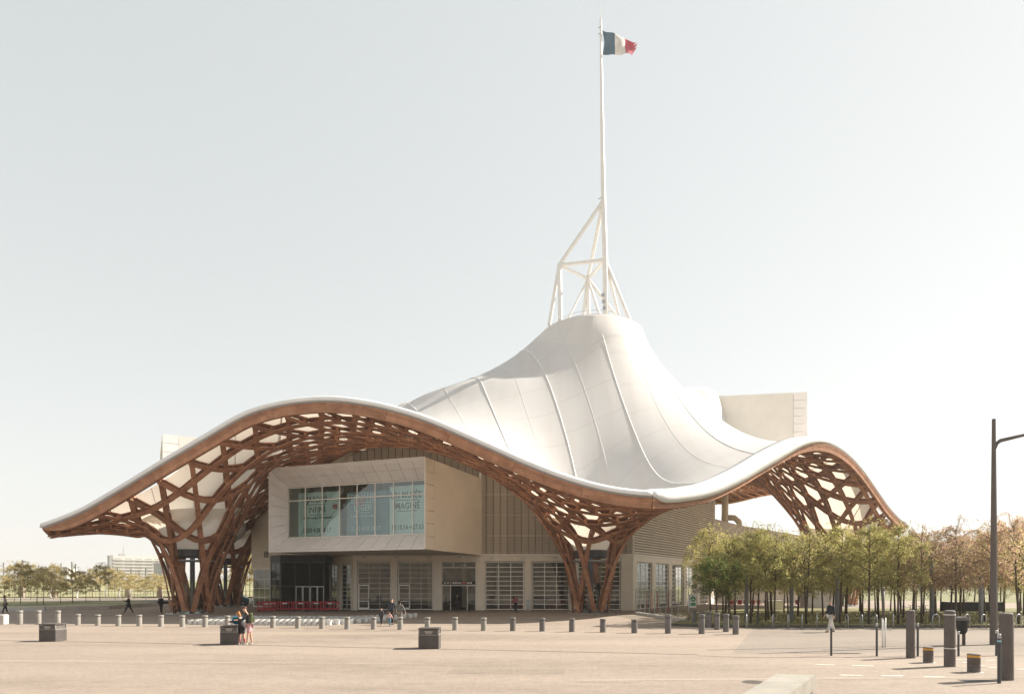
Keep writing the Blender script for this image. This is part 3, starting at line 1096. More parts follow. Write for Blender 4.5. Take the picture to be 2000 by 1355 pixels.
while z < 16.4:
    ss = [s for s in np.linspace(0.05, WR.L-.05, 120) if WR.top(s, 0.05, 0.2) > z+.2]
    if ss and ss[-1]-ss[0] > 1.5:
        mb = MB(); WR.box(mb, ss[0], ss[-1], -0.09, 0.06, z, z+.13)
        bpart('slat', mb, M['slat'])
    z += 0.29
mb = MB(); WR.box(mb, -.06, .04, -0.14, 0.1, ZT+.145, WR.top(0)); bpart('corner_post', mb, M['frame_white'])
mb = MB(); WR.box(mb, WR.L-.1, WR.L+.1, -0.2, 0.1, ZT+.145, WR.top(WR.L-.4)); bpart('corner_post', mb, M['frame_white'])
# --- left, folded back
WL = Wall((-21.0, 74.5), (-17.0, 71.0), (-0.5, -1))
mb = MB(); WL.box(mb, 0, WL.L-.05, -.4, .03, 5.0, 5.75); bpart('beam', mb, M['pier'])
for a, b in ((0, .55), (2.2, 2.75), (4.75, WL.L-.05)):
    mb = MB(); WL.box(mb, a, b, -.4, 0, 0, 4.997); bpart('pier', mb, M['pier'])
shutter(WL, .58, 2.17, .05, 4.96, 2, 10, M['glass'], bar=.06)
shutter(WL, 2.78, 4.72, .05, 4.96, 2, 10, M['glass'], bar=.06)
for k in range(4):
    a, b = WL.L*k/4, WL.L*(k+1)/4
    vs = [WL.pt(s, o, zz) for o in (-.06, 0) for s, zz in ((a+.02, 5.76), (b-.02, 5.76), (b-.02, WL.top(b)), (a+.02, WL.top(a)))]
    bpart('screen_panel', MB().add(vs, [(4,5,6,7),(3,2,1,0),(0,1,5,4),(1,2,6,5),(2,3,7,6),(3,0,4,7)]), M['slat'])
# dark glass lobby
DG = [(-26.4, 72.2), (-24.6, 70.2), (-19.9, 70.2), (-19.9, 74.4), (-26.4, 76.5)]
mb = MB(); mb.prism(DG, 5.15, 5.9); bpart('lobby_roof', mb, M['dark'])
for (p, q, cols) in ((DG[0], DG[1], 2), (DG[1], DG[2], 3)):
    Wd = Wall(p, q, (-.3, -1))
    wo_ = shutter(Wd, 0.02, Wd.L-.02, .02, 5.14, cols, 2, M['glass_dark'], off=-.06, bar=.06, fmat=M['dark_steel'])
    if cols == 3:
        mb = MB()
        for f in (.36, .50, .52, .66, .69, .83, .85, .98):
            Wd.box(mb, Wd.L*f-.03, Wd.L*f+.03, -.02, .03, .04, 2.5)
        for a, b in ((.36, .66), (.69, .98)):
            Wd.box(mb, Wd.L*a, Wd.L*b, -.02, .03, 2.5, 2.58)
        bpart('door_frame', mb, M['galv'])
mb = MB(); mb.prism([(-26.2, 74), (-24.5, 73), (-20.2, 73), (-20.2, 73.2), (-24.4, 73.2), (-26.2, 74.2)], 0.05, 5.1); bpart('inner_wall', mb, M['dark'])
# left pale block with strip glazing
WB = Wall((-31.9, 81.0), (-21.0, 74.5), (-.5, -1))
mb = MB(); WB.box(mb, 0, WB.L-.3, -.4, 0, 4.75, 14.15); bpart('wall', mb, M['render_wall'])
WB2 = Wall((-31.9, 81.0), (-22.0, 98.0), (-1, 0))
mb = MB(); WB2.box(mb, 0.4, WB2.L, -.4, -.004, 0, 14.15); bpart('wall', mb, M['render_wall'])
mb = MB(); WB.box(mb, 0, WB.L-.3, -.3, .08, 4.6, 4.747); bpart('cornice', mb, M['frame_white'])
shutter(WB, .05, 6.2, .05, 4.58, 6, 4, M['glass'], bar=.07)
for k in range(3):
    mb = MB(); WB.box(mb, 2.35+k*.28, 2.5+k*.28, .002, .05, 6.0, 6.75); bpart('vent', mb, M['rib'])
# inside: floor slab, ceiling and a dim back wall
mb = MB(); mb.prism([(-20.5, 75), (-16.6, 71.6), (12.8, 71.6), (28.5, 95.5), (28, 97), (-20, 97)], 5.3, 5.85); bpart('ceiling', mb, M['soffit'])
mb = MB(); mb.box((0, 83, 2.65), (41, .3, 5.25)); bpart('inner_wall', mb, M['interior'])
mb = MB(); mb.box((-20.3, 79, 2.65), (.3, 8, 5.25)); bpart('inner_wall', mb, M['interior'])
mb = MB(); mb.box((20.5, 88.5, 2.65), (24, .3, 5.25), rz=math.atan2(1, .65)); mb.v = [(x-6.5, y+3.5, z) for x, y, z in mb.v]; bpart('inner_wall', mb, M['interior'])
M['counter'] = pmat('counter', (0.36, 0.13, 0.12), 0.6, 0.2, 1)
for k, (xx, ww) in enumerate(((0.2, 2.6), (5.2, 2.2), (9.5, 2.0))):
    mb = MB(); mb.bbox((xx, 77.5, .6), (ww, .8, 1.2)); bpart('counter', mb, M['counter'])
for k in range(7):
    mb = MB(); mb.box((-14+k*4.1, 80.0, 2.6), (.5, .5, 5.2)); bpart('inner_column', mb, M['pier'])

# ------------------------------------------------------------------ gallery tubes
def tube_pt(T, a, l, z):
    v = T['o'] + T['u']*a + T['v']*l
    return Vector((v[0], v[1], z))
def slab(mb, quad, nrm, th):
    """a thin solid panel on the quad, thickness th against the normal"""
    n = Vector(nrm).normalized()*th
    q = [Vector(p) for p in quad]
    mb.add(q + [p - n for p in q], [(0,1,2,3),(7,6,5,4),(0,4,5,1),(1,5,6,2),(2,6,7,3),(3,7,4,0)])
def panel_grid(root, P00, P10, P11, P01, nu, nv, mat, gap=0.045, th=0.05, name='panel'):
    """bilinear sheet P00-P10-P11-P01 broken into nu x nv separate panels"""
    P00, P10, P11, P01 = map(Vector, (P00, P10, P11, P01))
    nrm = (P10-P00).cross(P01-P00)
    lu = max((P10-P00).length, (P11-P01).length)/nu; lv = max((P01-P00).length, (P11-P10).length)/nv
    gu, gv = gap/lu/2, gap/lv/2
    def bl_(u, v): return P00*(1-u)*(1-v) + P10*u*(1-v) + P11*u*v + P01*(1-u)*v
    for i in range(nu):
        for j in range(nv):
            u0, u1, v0, v1 = (i+gu)/nu, (i+1-gu)/nu, (j+gv)/nv, (j+1-gv)/nv
            mb = MB(); slab(mb, [bl_(u0,v0), bl_(u1,v0), bl_(u1,v1), bl_(u0,v1)], nrm, th)
            mb.build(name, mat, root, world=True)
def gallery(T, label, smat=None,  root_name='gallery_tube', band=1.9, cols=8, detail=True, ins=0.5, rec=2.3, instop=1.6, insb=1.5):
    smat = smat or M['panel_side']
    o = tube_pt(T, T['w']/2, 0, 0)
    root = thing(root_name, label, 'gallery', (o.x, o.y, 0))
    w_, l_, z0, z1 = T['w'], T['l'], T['z0'], T['z1']
    p = lambda a, l, z: tube_pt(T, a, l, z)
    def part(name, quads, mat):
        mb = MB()
        for q in quads: mb.quad(*q)
        return mb.build(name, mat, root, world=True)
    mb = MB(); slab(mb, [p(w_, band, z0), p(w_, l_, z0), p(w_, l_, z1), p(w_, band, z1)], [*T['u'], 0], .3); mb  .build('side_wall', smat, root, world=True)
    mb = MB(); slab(mb, [p(0, l_, z0), p(0, band, z0), p(0, band, z1), p(0, l_, z1)], [-T['u'][0], -T['u'][1], 0], .3); mb  .build('side_wall', smat, root, world=True)
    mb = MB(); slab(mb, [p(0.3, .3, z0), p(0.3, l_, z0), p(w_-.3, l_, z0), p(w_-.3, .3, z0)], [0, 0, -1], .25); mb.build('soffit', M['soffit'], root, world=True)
    mb = MB(); slab(mb, [p(0.02, .3, z1), p(w_-.02, .3, z1), p(w_-.02, l_, z1), p(0.02, l_, z1)], [0, 0, 1], .25); mb.build('roof', M['panel'], root, world=True)
    # edge bands with seams on both sides
    panel_grid(root, p(w_, 0, z0), p(w_, band-.02, z0), p(w_, band-.02, z1), p(w_, 0, z1), 1, 7, smat)
    panel_grid(root, p(0, band-.02, z0), p(0, 0, z0), p(0, 0, z1), p(0, band-.02, z1), 1, 7, M['panel'])
    # splayed reveal
    i0, i1, j0, j1 = ins, w_-ins, z0+insb, z1-instop
    panel_grid(root, p(0,0,z1), p(i0,rec,j1), p(i1,rec,j1), p(w_,0,z1), 2, 12, M['panel'])
    panel_grid(root, p(0,0,z0), p(w_,0,z0), p(i1,rec,j0), p(i0,rec,j0), 12, 1, M['panel'])
    panel_grid(root, p(0,0,z0), p(i0,rec,j0), p(i0,rec,j1), p(0,0,z1), 1, 7, M['panel'])
    panel_grid(root, p(i1,rec,j0), p(w_,0,z0), p(w_,0,z1), p(i1,rec,j1), 1, 7, M['panel'])
    # window
    W = Wall(tuple(p(i0, rec, 0)[:2]), tuple(p(i1, rec, 0)[:2]), -T['v'])
    mb = MB(); zt = j1 - (j1-j0)*.265
    for k in range(cols+1):
        s = W.L*k/cols
        W.box(mb, max(0, s-.045), min(W.L, s+.045), -.12, -.02, j0, j1)
    for z in (j0+.05, zt, j1-.05): W.box(mb, 0, W.L, -.11, -.03, z-.045, z+.045)
    wd = mb.build('window', M['frame_white'], root, world=True)
    for k in range(cols):
        for a, b in ((j0+.08, zt-.04), (zt+.04, j1-.08)):
            pane_obj(W, W.L*k/cols+.03, W.L*(k+1)/cols-.03, -.07, a, b, M['glass_teal'], wd)
    mb = MB(); slab(mb, [p(.3, rec+7, z0+.2), p(w_-.3, rec+7, z0+.2), p(w_-.3, rec+7, z1-.2), p(.3, rec+7, z1-.2)], [*-T['v'], 0], .2); mb.build('inner_wall', M['render_wall'], root, world=True)
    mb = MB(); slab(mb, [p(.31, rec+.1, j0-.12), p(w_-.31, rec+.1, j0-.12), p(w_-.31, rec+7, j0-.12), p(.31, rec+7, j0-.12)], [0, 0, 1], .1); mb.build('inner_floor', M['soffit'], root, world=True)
    return root, W, j0, j1
g1, W1, j0, j1 = gallery(T1, 'lowest gallery box with wide teal picture window jutting out above the entrance')
gallery(T2, 'pale end of gallery box peeking over the left slope of the tent roof', M['panel_grey'])
gallery(T3, 'topmost gallery box with beige side wall poking out right of the roof peak', M['panel_grey'])

# banners and lettering just inside the picture window
M['banner'] = pmat('banner', (0.88, 0.89, 0.86), 0.7, 0.06, 1.0)
M['banner_reflect'] = pmat('banner_reflect', (0.30, 0.36, 0.40), 0.7, 0.1, 0.8)  # dark reflection on the glass, painted into this banner's colour
M['ink'] = pmat('ink', (0.10, 0.12, 0.125), 0.7, 0.1, 3)
M['ink_reflect'] = pmat('ink_reflect', (0.80, 0.80, 0.80), 0.7, 0.1, 3)  # pale lettering that goes with the painted reflection
M['ink_red'] = pmat('ink_red', (0.6, 0.2, 0.2), 0.7, 0.1, 3)
M['art_green'] = pmat('art_green', (0.25, 0.42, 0.36), 0.7, 0.3, 1.2)
def banner(name, label, s0, s1, z0, z1, mat, lines, ink, red=None):
    o = W1.pt((s0+s1)/2, -.4, 0)
    root = thing(name, label, 'banner', (o[0], o[1], 0))
    mb = MB(); W1.box(mb, s0, s1, -.42, -.40, z0, z1); mb.build('sheet', mat, root, world=True)
    for txt, s, z, size, al_, under, xs in lines:
        q = Vector(W1.pt(s, -.385, z)) - root.location
        Mx = Matrix(((W1.d[0], 0, W1.n[0], q.x), (W1.d[1], 0, W1.n[1], q.y), (0, 1, 0, q.z), (0, 0, 0, 1)))
        t = text_mesh('lettering', txt, size, ink, root, Mx, al_, .004, 1.05, .01, xs)
        if under:
            wd_ = under
            mb = MB(); W1.box(mb, s-wd_/2, s+wd_/2, -.388, -.380, z-size*.26, z-size*.19); mb.build('underline', ink, root, world=True)
    if red:
        mb = MB()
        for a, b, c, d in red: W1.box(mb, a, b, -.392, -.388, c, d)
        mb.build('artwork', M['ink_red'], root, world=True)
    return root
cw = W1.L/8
hh = j1-j0
banner('banner', 'pale banner reading JARDIN INFINI in the gallery window', cw*.45, cw*2.95, j0+.15, j1-.55, M['banner'],
       [('JARDIN', cw*1.55, j0+hh*.69, .88, 'CENTER', 2.0, .78), ('INFINI', cw*1.55, j0+hh*.49, .88, 'CENTER', 1.75, .78),
        ('de Giverny à l\'Amazonie', cw*1.6, j0+hh*.375, .34, 'CENTER', 0, .95), ('18.03→28.08.17', cw*1.55, j0+hh*.11, .62, 'CENTER', 0, .78)], M['ink'],
       [(cw*2.5, cw*2.75, j0+hh*.55, j0+hh*.64)])
banner('banner', 'dusky banner reading FERNAND LÉGER in the gallery window', cw*3.3, cw*5.65, j0+.15, j1-.75, M['banner_reflect'],
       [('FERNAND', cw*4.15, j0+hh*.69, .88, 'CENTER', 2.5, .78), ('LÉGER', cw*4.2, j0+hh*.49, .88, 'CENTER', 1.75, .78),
        ('le beau est partout', cw*4.15, j0+hh*.375, .34, 'CENTER', 0, .95), ('20.05→30.10.17', cw*4.35, j0+hh*.11, .62, 'CENTER', 0, .78)], M['ink_reflect'],
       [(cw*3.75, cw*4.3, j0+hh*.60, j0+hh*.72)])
banner('banner', 'pale green banner reading UN MUSÉE IMAGINÉ beside the right window edge', cw*5.68, cw*7.95, j0+.15, j1-.42, M['banner'],
       [('UN MUSÉE', cw*6.55, j0+hh*.69, .88, 'CENTER', 2.7, .78), ('IMAGINÉ', cw*6.6, j0+hh*.49, .88, 'CENTER', 2.1, .78),
        ('19.10.16→27.03.17', cw*6.8, j0+hh*.11, .64, 'CENTER', 0, .78)], M['ink'])

# ------------------------------------------------------------------ annex behind the grove, right of the hall
anx = thing('service_annex', 'low white service wing with a beige duct right of the louvred wall', 'building', (36, 104, 0))
mb = MB(); mb.box((38.5, 106, 4.6), (17, 8, 9.2)); mb.build('wall', M['render_wall'], anx, world=True)
mb = MB(); mb.add([(30, 101.8, 9.203), (47, 101.8, 9.203), (47, 110, 9.203), (30, 110, 9.203), (30, 101.8, 13.2), (35, 101.8, 11.9), (47, 101.8, 9.9), (30, 110, 13.2), (35, 110, 11.9), (47, 110, 9.9)],
    [(0,1,6,5,4), (3,7,8,9,2), (4,5,8,7), (5,6,9,8), (0,4,7,3), (1,2,9,6)]); mb.build('roof', M['panel'], anx, world=True)
for k in range(4):
    mb = MB(); mb.box((32.2+k*3.6, 101.95, 7.6), (2.9, .12, 2.2)); f = mb.build('window', M['rib'], anx, world=True)
    mb = MB(); mb.box((32.2+k*3.6, 101.86, 7.6), (2.7, .03, 2.0)); mb.build('pane', M['glass_dark'], f, world=True)
mb = MB(); mb.tube([(33.0, 102.5, 11.5), (33.0, 102.5, 19.5)], .5, 14); mb.build('duct', M['slat'], anx, smooth=True, world=True)
mb = MB(); mb.tube([(32.6, 102.6, 13.2), (34.5, 102.6, 13.1), (35.2, 102.6, 12.5), (35.3, 102.6, 11.9)], .45, 12); mb.build('pipe_bend', M['slat'], anx, smooth=True, world=True)

# ------------------------------------------------------------------ mast and flag
mast = thing('flag_mast', 'tall white flag mast braced by a steel tripod on the roof ring', 'mast', (11.6, 82.5, ZR))
mn = Vector((11.62, 82.5, 43.2)); N_ = Vector((6.0, 84.0, 43.3)); Mb = Vector((10.1, 88.0, 43.4)); T_ = Vector((11.4, 82.5, 50.6))
zr = ZR+.2
mb = MB(); mb.tube([(11.7, 82.5, zr-.4), mn, T_, (11.2, 82.5, 62), (11.05, 82.5, 73.2)], [.36, .34, .31, .22, .12], 14)
smooth_angle(mb.build('pole', M['white_steel'], mast, world=True), 50)
mb = MB(); mb.tube([(11.05, 82.5, 73.1), (11.0, 82.5, 75.2)], .03, 6); mb.build('antenna', M['white_steel'], mast, world=True)
struts = [(T_, N_, .24), (T_, Mb, .24), (mn, N_, .25), (mn, Mb, .22), (N_, Mb, .2),
          (N_, (4.75, 84.6, zr), .24), (N_, (6.1, 83.2, zr), .3), (Mb, (6.6, 86.2, zr), .15), (Mb, (9.2, 89, zr), .22), (Mb, (10.3, 88.6, zr), .26),
          (Mb, (11.6, 84.6, zr), .2), (Mb, (14.4, 85.0, zr), .22), (mn, (14.9, 83.4, zr), .24), (mn, (14.1, 85.2, zr), .2)]
for a, b, r in struts:
    mb = MB(); mb.tube([a, b], r, 12); o = mb.build('strut', M['white_steel'], mast, world=True); smooth_angle(o, 50)
mb = MB()
for k in range(3):
    mb.box((11.45-.1*k, 82.2, zr+1.2+k*.8), (.35, .35, .3))
mb.build('fitting', M['galv'], mast, world=True)
mb = MB()
for zz in (72.2, 71.4, 50.9): mb.tube([(11.1, 82.4, zz), (10.75, 82.3, zz-.25)], .05, 6)
mb.build('bracket', M['galv'], mast, world=True)
for zt_, r_ in ((zr+.55, 4.6), (zr+1.0, 4.6)):
    pts = [(RING[0]+r_*math.cos(a), RING[1]+r_*math.sin(a), zt_) for a in np.linspace(0, 2*math.pi, 30)]
    mb = MB(); mb.tube(pts, .03, 5); mb.build('railing', M['galv'], mast, world=True)

def cloth_mat(name, col):
    m = pmat(name, col, .8, .12, 1.5)
    nt = m.node_tree
    b = nt.nodes['Principled BSDF']; out = nt.nodes['Material Output']
    tl = nt.nodes.new('ShaderNodeBsdfTranslucent'); tl.inputs[0].default_value = (*col, 1)
    mx = nt.nodes.new('ShaderNodeMixShader'); mx.inputs[0].default_value = .3
    nt.links.new(b.outputs[0], mx.inputs[1]); nt.links.new(tl.outputs[0], mx.inputs[2]); nt.links.new(mx.outputs[0], out.inputs[0])
    return m
flag = thing('tricolour_flag', 'frayed blue, white and red flag flying from the mast top', 'flag', (11.3, 82.4, 68.5))
def flag_pt(u, v):
    x = 11.27 + .22*math.sin(math.pi*(1-v))*max(0, 1-u*3) + u*4.35*(1-.04*v)
    ztop = 71.85 - 1.75*u - .3*math.sin(u*6)*u
    zbot = 68.7 + .12*math.sin(u*9) + (max(0, u-.86)*9)
    z = ztop*v + zbot*(1-v)
    y = 82.4 + .30*math.sin(u*8 + v*1.8)*(.3+u) + .09*math.sin(u*15 - v*6)
    return (x, y, z)
for nm, a, b, c in (('blue_stripe', 0, .36, (0.15, 0.23, 0.29)), ('white_stripe', .36, .66, (0.80, 0.76, 0.72)), ('red_stripe', .66, 1, (0.60, 0.15, 0.19))):
    nu, nv = 18, 22
    vs, fs = [], []
    for i in range(nu+1):
        for j in range(nv+1):
            u, v = a+(b-a)*i/nu, j/nv
            if nm == 'red_stripe':
                u = a + (u-a)*(1 + .13*math.sin(v*17)*((u-a)/(b-a)) - .28*abs(v-.35)*((u-a)/(b-a)))
            vs.append(flag_pt(u, v))
    for i in range(nu):
        for j in range(nv):
            k = i*(nv+1)+j; fs.append((k, k+nv+1, k+nv+2, k+1))
    o = MB().add(vs, fs).build(nm, cloth_mat(nm, c), flag, smooth=True, world=True)
    md = o.modifiers.new('thickness', 'SOLIDIFY'); md.thickness = .015
# ------------------------------------------------------------------ ground
def paving_mat(name, c, speck=0.20, stain=0.17, tint=(1, 1, 1)):
    m = bpy.data.materials.new(name)
    m.use_nodes = True
    nt = m.node_tree
    b = nt.nodes['Principled BSDF']
    b.inputs['Roughness'].default_value = 0.85
    b.inputs['Specular IOR Level'].default_value = 0.2
    tc = nt.nodes.new('ShaderNodeTexCoord')
    def noise(scale, detail, rough=.6, st=(1, 1, 1)):
        mp = nt.nodes.new('ShaderNodeMapping'); mp.inputs['Scale'].default_value = st
        nt.links.new(tc.outputs['Object'], mp.inputs[0])
        n = nt.nodes.new('ShaderNodeTexNoise'); n.inputs['Scale'].default_value = scale
        n.inputs['Detail'].default_value = detail; n.inputs['Roughness'].default_value = rough
        nt.links.new(mp.outputs[0], n.inputs['Vector'])
        r = nt.nodes.new('ShaderNodeMapRange'); r.inputs[1].default_value = .3; r.inputs[2].default_value = .7
        nt.links.new(n.outputs['Fac'], r.inputs[0])
        return r.outputs[0]
    a = noise(.12, 5)
    s = noise(.55, 6, .65, (1, 2.6, 1))
    f = noise(9, 6, .75)
    col = mixrgb(nt, a, tuple(v*(1-stain) for v in c), tuple(min(1, v*(1+stain)) for v in c))
    col = mixrgb(nt, s, col, tuple(v*.74*t for v, t in zip(c, tint)))
    p = noise(.05, 3, .5, (1, 5, 1))
    col = mixrgb(nt, p, col, tuple(min(1, v*1.14) for v in c))
    g2 = noise(2.3, 4, .7)
    col = mixrgb(nt, g2, mixrgb(nt, 1.0, col, (.90, .895, .89), 'MULTIPLY'), mixrgb(nt, 1.0, col, (1.06, 1.06, 1.06), 'MULTIPLY'))
    k = mixrgb(nt, f, (1-speck,)*3, (1+speck,)*3)
    col = mixrgb(nt, 1.0, col, k, 'MULTIPLY')
    nt.links.new(col, b.inputs['Base Color'])
    bp = nt.nodes.new('ShaderNodeBump'); bp.inputs['Strength'].default_value = .35; bp.inputs['Distance'].default_value = .01
    nt.links.new(f, bp.inputs['Height']); nt.links.new(bp.outputs[0], b.inputs['Normal'])
    return m
M['plaza'] = paving_mat('plaza', (0.270, 0.219, 0.179))
M['road'] = paving_mat('road', (0.262, 0.214, 0.176), .22, .1)
M['lane'] = paving_mat('lane', (0.225, 0.19, 0.16), .2, .1)
M['earth'] = pmat('earth', (0.15, 0.13, 0.075), .95, .4, .25, .4, 6, col2=(0.17, 0.17, 0.075))
M['lawn'] = pmat('lawn', (0.17, 0.17, 0.08), .95, .35, .12, .3, 8, col2=(0.27, 0.25, 0.13))
M['soil'] = pmat('soil', (0.17, 0.13, 0.075), .95, .35, .6, .6, 9, col2=(0.15, 0.15, 0.06))
M['joint'] = pmat('joint', (0.07, 0.058, 0.048), .9, .2, 2)
M['paint'] = pmat('paint', (0.50, 0.46, 0.41), .7, .3, 5)
M['kerb'] = pmat('kerb', (0.10, 0.085, 0.07), .9, .2, 2)
M['concrete'] = pmat('concrete', (0.27, 0.25, 0.215), .8, .14, 1.2, .3, 12)
M['pale_stone'] = pmat('pale_stone', (0.50, 0.47, 0.43), .8, .12, 1.0, .2, 8)

def sheet(name, pts, z, mat, parent=None, kind='structure'):
    o = MB().add([(x, y, z) for x, y in pts], [tuple(range(len(pts)))]).build(name, mat, parent)
    if parent is None: tag(o, kind=kind)
    return o
sheet('ground', [(-2100, -300), (2100, -300), (2100, 2300), (-2100, 2300)], -0.02, M['earth'])
sheet('plaza', [(-75, 25.5), (75, 25.5), (75, 112), (-75, 128)], 0.0, M['plaza'])
road = sheet('road', [(-160, -120), (160, -120), (160, 33.2), (120, 33.2), (8.6, 25.9), (-60, 39.4), (-120, 51)], 0.006, M['road'])
sheet('lane', [(8.6, 25.9), (60, 29.4), (60, 41.5), (15.2, 41.5), (12.0, 34)], 0.004, M['lane'])
def strip(name, pts, wd, z, mat, parent, zh=.004):
    mb = MB()
    for (x0, y0), (x1, y1) in zip(pts, pts[1:]):
        d = Vector((x1-x0, y1-y0, 0)); L = d.length; n = Vector((-d.y, d.x, 0))/L*wd/2
        a, b = Vector((x0, y0, z)), Vector((x1, y1, z))
        mb.quad(a-n, b-n, b+n, a+n)
    return mb.build(name, mat, parent)
strip('expansion_joint', [ground_at(-60, 1249), ground_at(320, 1256), ground_at(700, 1264), ground_at(1000, 1270), ground_at(1362, 1278)], .10, .010, M['joint'], road)
strip('expansion_joint', [ground_at(1362, 1280), ground_at(1450, 1283.5), ground_at(1666, 1283), ground_at(1900, 1281), ground_at(2100, 1279)], .07, .010, M['joint'], road)
strip('expansion_joint', [ground_at(1380, 1269), ground_at(1620, 1264), ground_at(1760, 1261), ground_at(2100, 1258)], .06, .010, M['joint'], road)
for (a, b, y) in ((1594, 1630, 1297.5), (1664, 1706, 1299.5), (1641, 1684, 1318), (1722, 1765, 1319.2), (1804, 1846, 1321), (1868, 1890, 1287.5), (1880, 1898, 1293), (1925, 1947, 1289), (1912, 1924, 1299), (1930, 1952, 1303), (1985, 2030, 1306)):
    p0, p1 = ground_at(a, y), ground_at(b, y+.4)
    strip('lane_dash', [p0, p1], .17, .011, M['paint'], road)
strip('lane_dash', [ground_at(1124, 1331), ground_at(1236, 1333)], .10, .0105, M['road'], road)

# planted bed of the grove with its low dark kerb
bed = sheet('planting_bed', [(10.6, 44.0), (13.2, 42.2), (75, 42.2), (75, 74), (22, 74)], .12, M['soil'])
mb = MB()
for (x0, y0), (x1, y1) in (((10.4, 44.0), (13.1, 42.05)), ((13.1, 42.05), (75, 42.05))):
    d = Vector((x1-x0, y1-y0, 0)); L = d.length
    mb.box(((x0+x1)/2, (y0+y1)/2, .08), (L, .16, .16), math.atan2(d.y, d.x))
mb.build('kerb', M['kerb'], bed)

def tufts(name, n, region, h, mat, parent=None, seed=1):
    r = np.random.default_rng(seed)
    mb = MB()
    x0, x1, y0, y1, z = region
    for k in range(n):
        x, y = r.uniform(x0, x1), r.uniform(y0, y1)
        a = r.uniform(0, 6.28); hh_ = h*r.uniform(.4, 1.2); w_ = .03
        dx, dy = math.cos(a)*w_, math.sin(a)*w_
        lx, ly = r.normal(0, .06), r.normal(0, .06)
        mb.add([(x-dx, y-dy, z), (x+dx, y+dy, z), (x+lx, y+ly, z+hh_)], [(0, 1, 2)])
    o = mb.build(name, mat, parent)
    return tag(o, 'thin dry grass tufts under the grove trees' if parent is None else None, 'grass' if parent is None else None, kind='stuff')
M['grass'] = pmat('grass', (0.16, 0.17, 0.05), .9, .4, .5, col2=(0.24, 0.21, 0.09))
tufts('grass', 16000, (13.4, 62, 42.4, 62, .12), .16, M['grass'])

# left lawn, low retaining wall, path
lwall = [(-62, 66.5), (-49, 69.5), (-45, 74), (-46, 82), (-49.5, 92)]
sheet('lawn', [(-260, 66), (-62, 67), (-49.6, 70), (-45.5, 74.5), (-46.5, 82), (-50, 92), (-72, 128), (-260, 190)], .35, M['lawn'])
rw = thing('retaining_wall', 'low pale retaining wall curving along the left lawn', 'wall', (-49, 69.5, 0))
for (x0, y0), (x1, y1) in zip(lwall, lwall[1:]):
    L = math.hypot(x1-x0, y1-y0); n = max(1, int(L/2.2))
    for k in range(n):
        f = (k+.5)/n
        mb = MB(); mb.bbox((x0+(x1-x0)*f, y0+(y1-y0)*f, .22), (L/n-.03, .4, .46), math.atan2(y1-y0, x1-x0), .02)
        mb.build('stone', M['pale_stone'], rw, world=True)
emb = MB()
xs_ = np.linspace(-420, 60, 90); ys_ = np.linspace(135, 330, 24)
for x in xs_:
    for y in ys_:
        t = (y-135)/195
        emb.v.append((x, y, -.1 + 4.6*(t*t*(3-2*t)) + .5*math.sin(x*.05+y*.03)*t))
for i in range(89):
    for j in range(23):
        k = i*24+j; emb.f.append((k, k+24, k+25, k+1))
tag(emb.build('embankment', M['lawn'], smooth=True), kind='structure')
sheet('path', [(-140, 100), (-51, 96), (-46, 98), (-40, 118), (-60, 121), (-140, 114)], .36, M['lane'])
hill = MB()
for i in range(81):
    a = -1.25 + 2.5*i/80
    for r, z in ((1500, 0), (1520, 14 + 3*math.sin(i*.7) + 2*math.sin(i*1.9)), (1900, 26 + 5*math.sin(i*.45+1) + 2*math.sin(i*1.3))):
        hill.v.append((r*math.sin(a), r*math.cos(a), z))
for i in range(80):
    for j in range(2):
        k = i*3+j; hill.f.append((k, k+3, k+4, k+1))
tag(hill.build('hills', pmat('hills', (0.26, 0.27, 0.27), .95, .2, .02)), kind='structure')  # distance haze is painted into the grey of the hills

# ------------------------------------------------------------------ bollards
M['bollard'] = pmat('bollard', (0.145, 0.132, 0.125), .5, .12, 3, .1, 20, rand=.06)
M['bollard_pale'] = pmat('bollard_pale', (0.27, 0.25, 0.225), .5, .12, 3, .1, 20, rand=.05)
def make_bollard(h, r, mat, label, loc, group, name='bollard'):
    root = thing(name, label, 'bollard', loc, 0, group)
    hc = h*.80
    smooth_angle(MB().lathe([(r, 0), (r, hc-.02), (r*.97, hc)], (0, 0, 0), 20).build('post', mat, root), 40)
    smooth_angle(MB().lathe([(r*.86, hc), (r*.86, hc+.05)], (0, 0, 0), 20).build('groove', M['dark_steel'], root), 40)
    smooth_angle(MB().lathe([(r*1.05, hc+.05), (r*1.07, hc+.07), (r*1.07, h-.03), (r*1.0, h-.005), (r*.8, h)], (0, 0, 0), 20).build('cap', mat, root), 40)
    return root
row = [(39,1218.4,27),(75,1218.4,27),(113,1218.5,27),(152,1220,21.5),(191,1221,21.5),(231,1222,22),(272,1222,22),(314.5,1223,22.5),(356,1223.5,22.5),(400.5,1224,23),(444,1224.5,23),(488,1225,23),(533,1225.3,23),(581.6,1226.3,23),(628.7,1227,23.5),(678,1228,24),(729.7,1228.3,24),(781.5,1229,25),(834.8,1229.6,25),(888.7,1230,25.5),(944.7,1231,25.5),(1001.6,1231.3,26),(1059,1232,26),(1117,1233,26),(1177.6,1234,26.5),(1239,1235.6,27),(1304.7,1236.4,37),(1370.5,1237,38)]
words_ = ['first','second','third','fourth','fifth','sixth','seventh','eighth','ninth','tenth','eleventh','twelfth','thirteenth','fourteenth','fifteenth','sixteenth','seventeenth','eighteenth','nineteenth','twentieth','twenty-first','twenty-second','twenty-third','twenty-fourth','twenty-fifth','twenty-sixth','twenty-seventh','twenty-eighth','twenty-ninth','thirtieth','thirty-first','thirty-second','thirty-third','thirty-fourth','thirty-fifth']
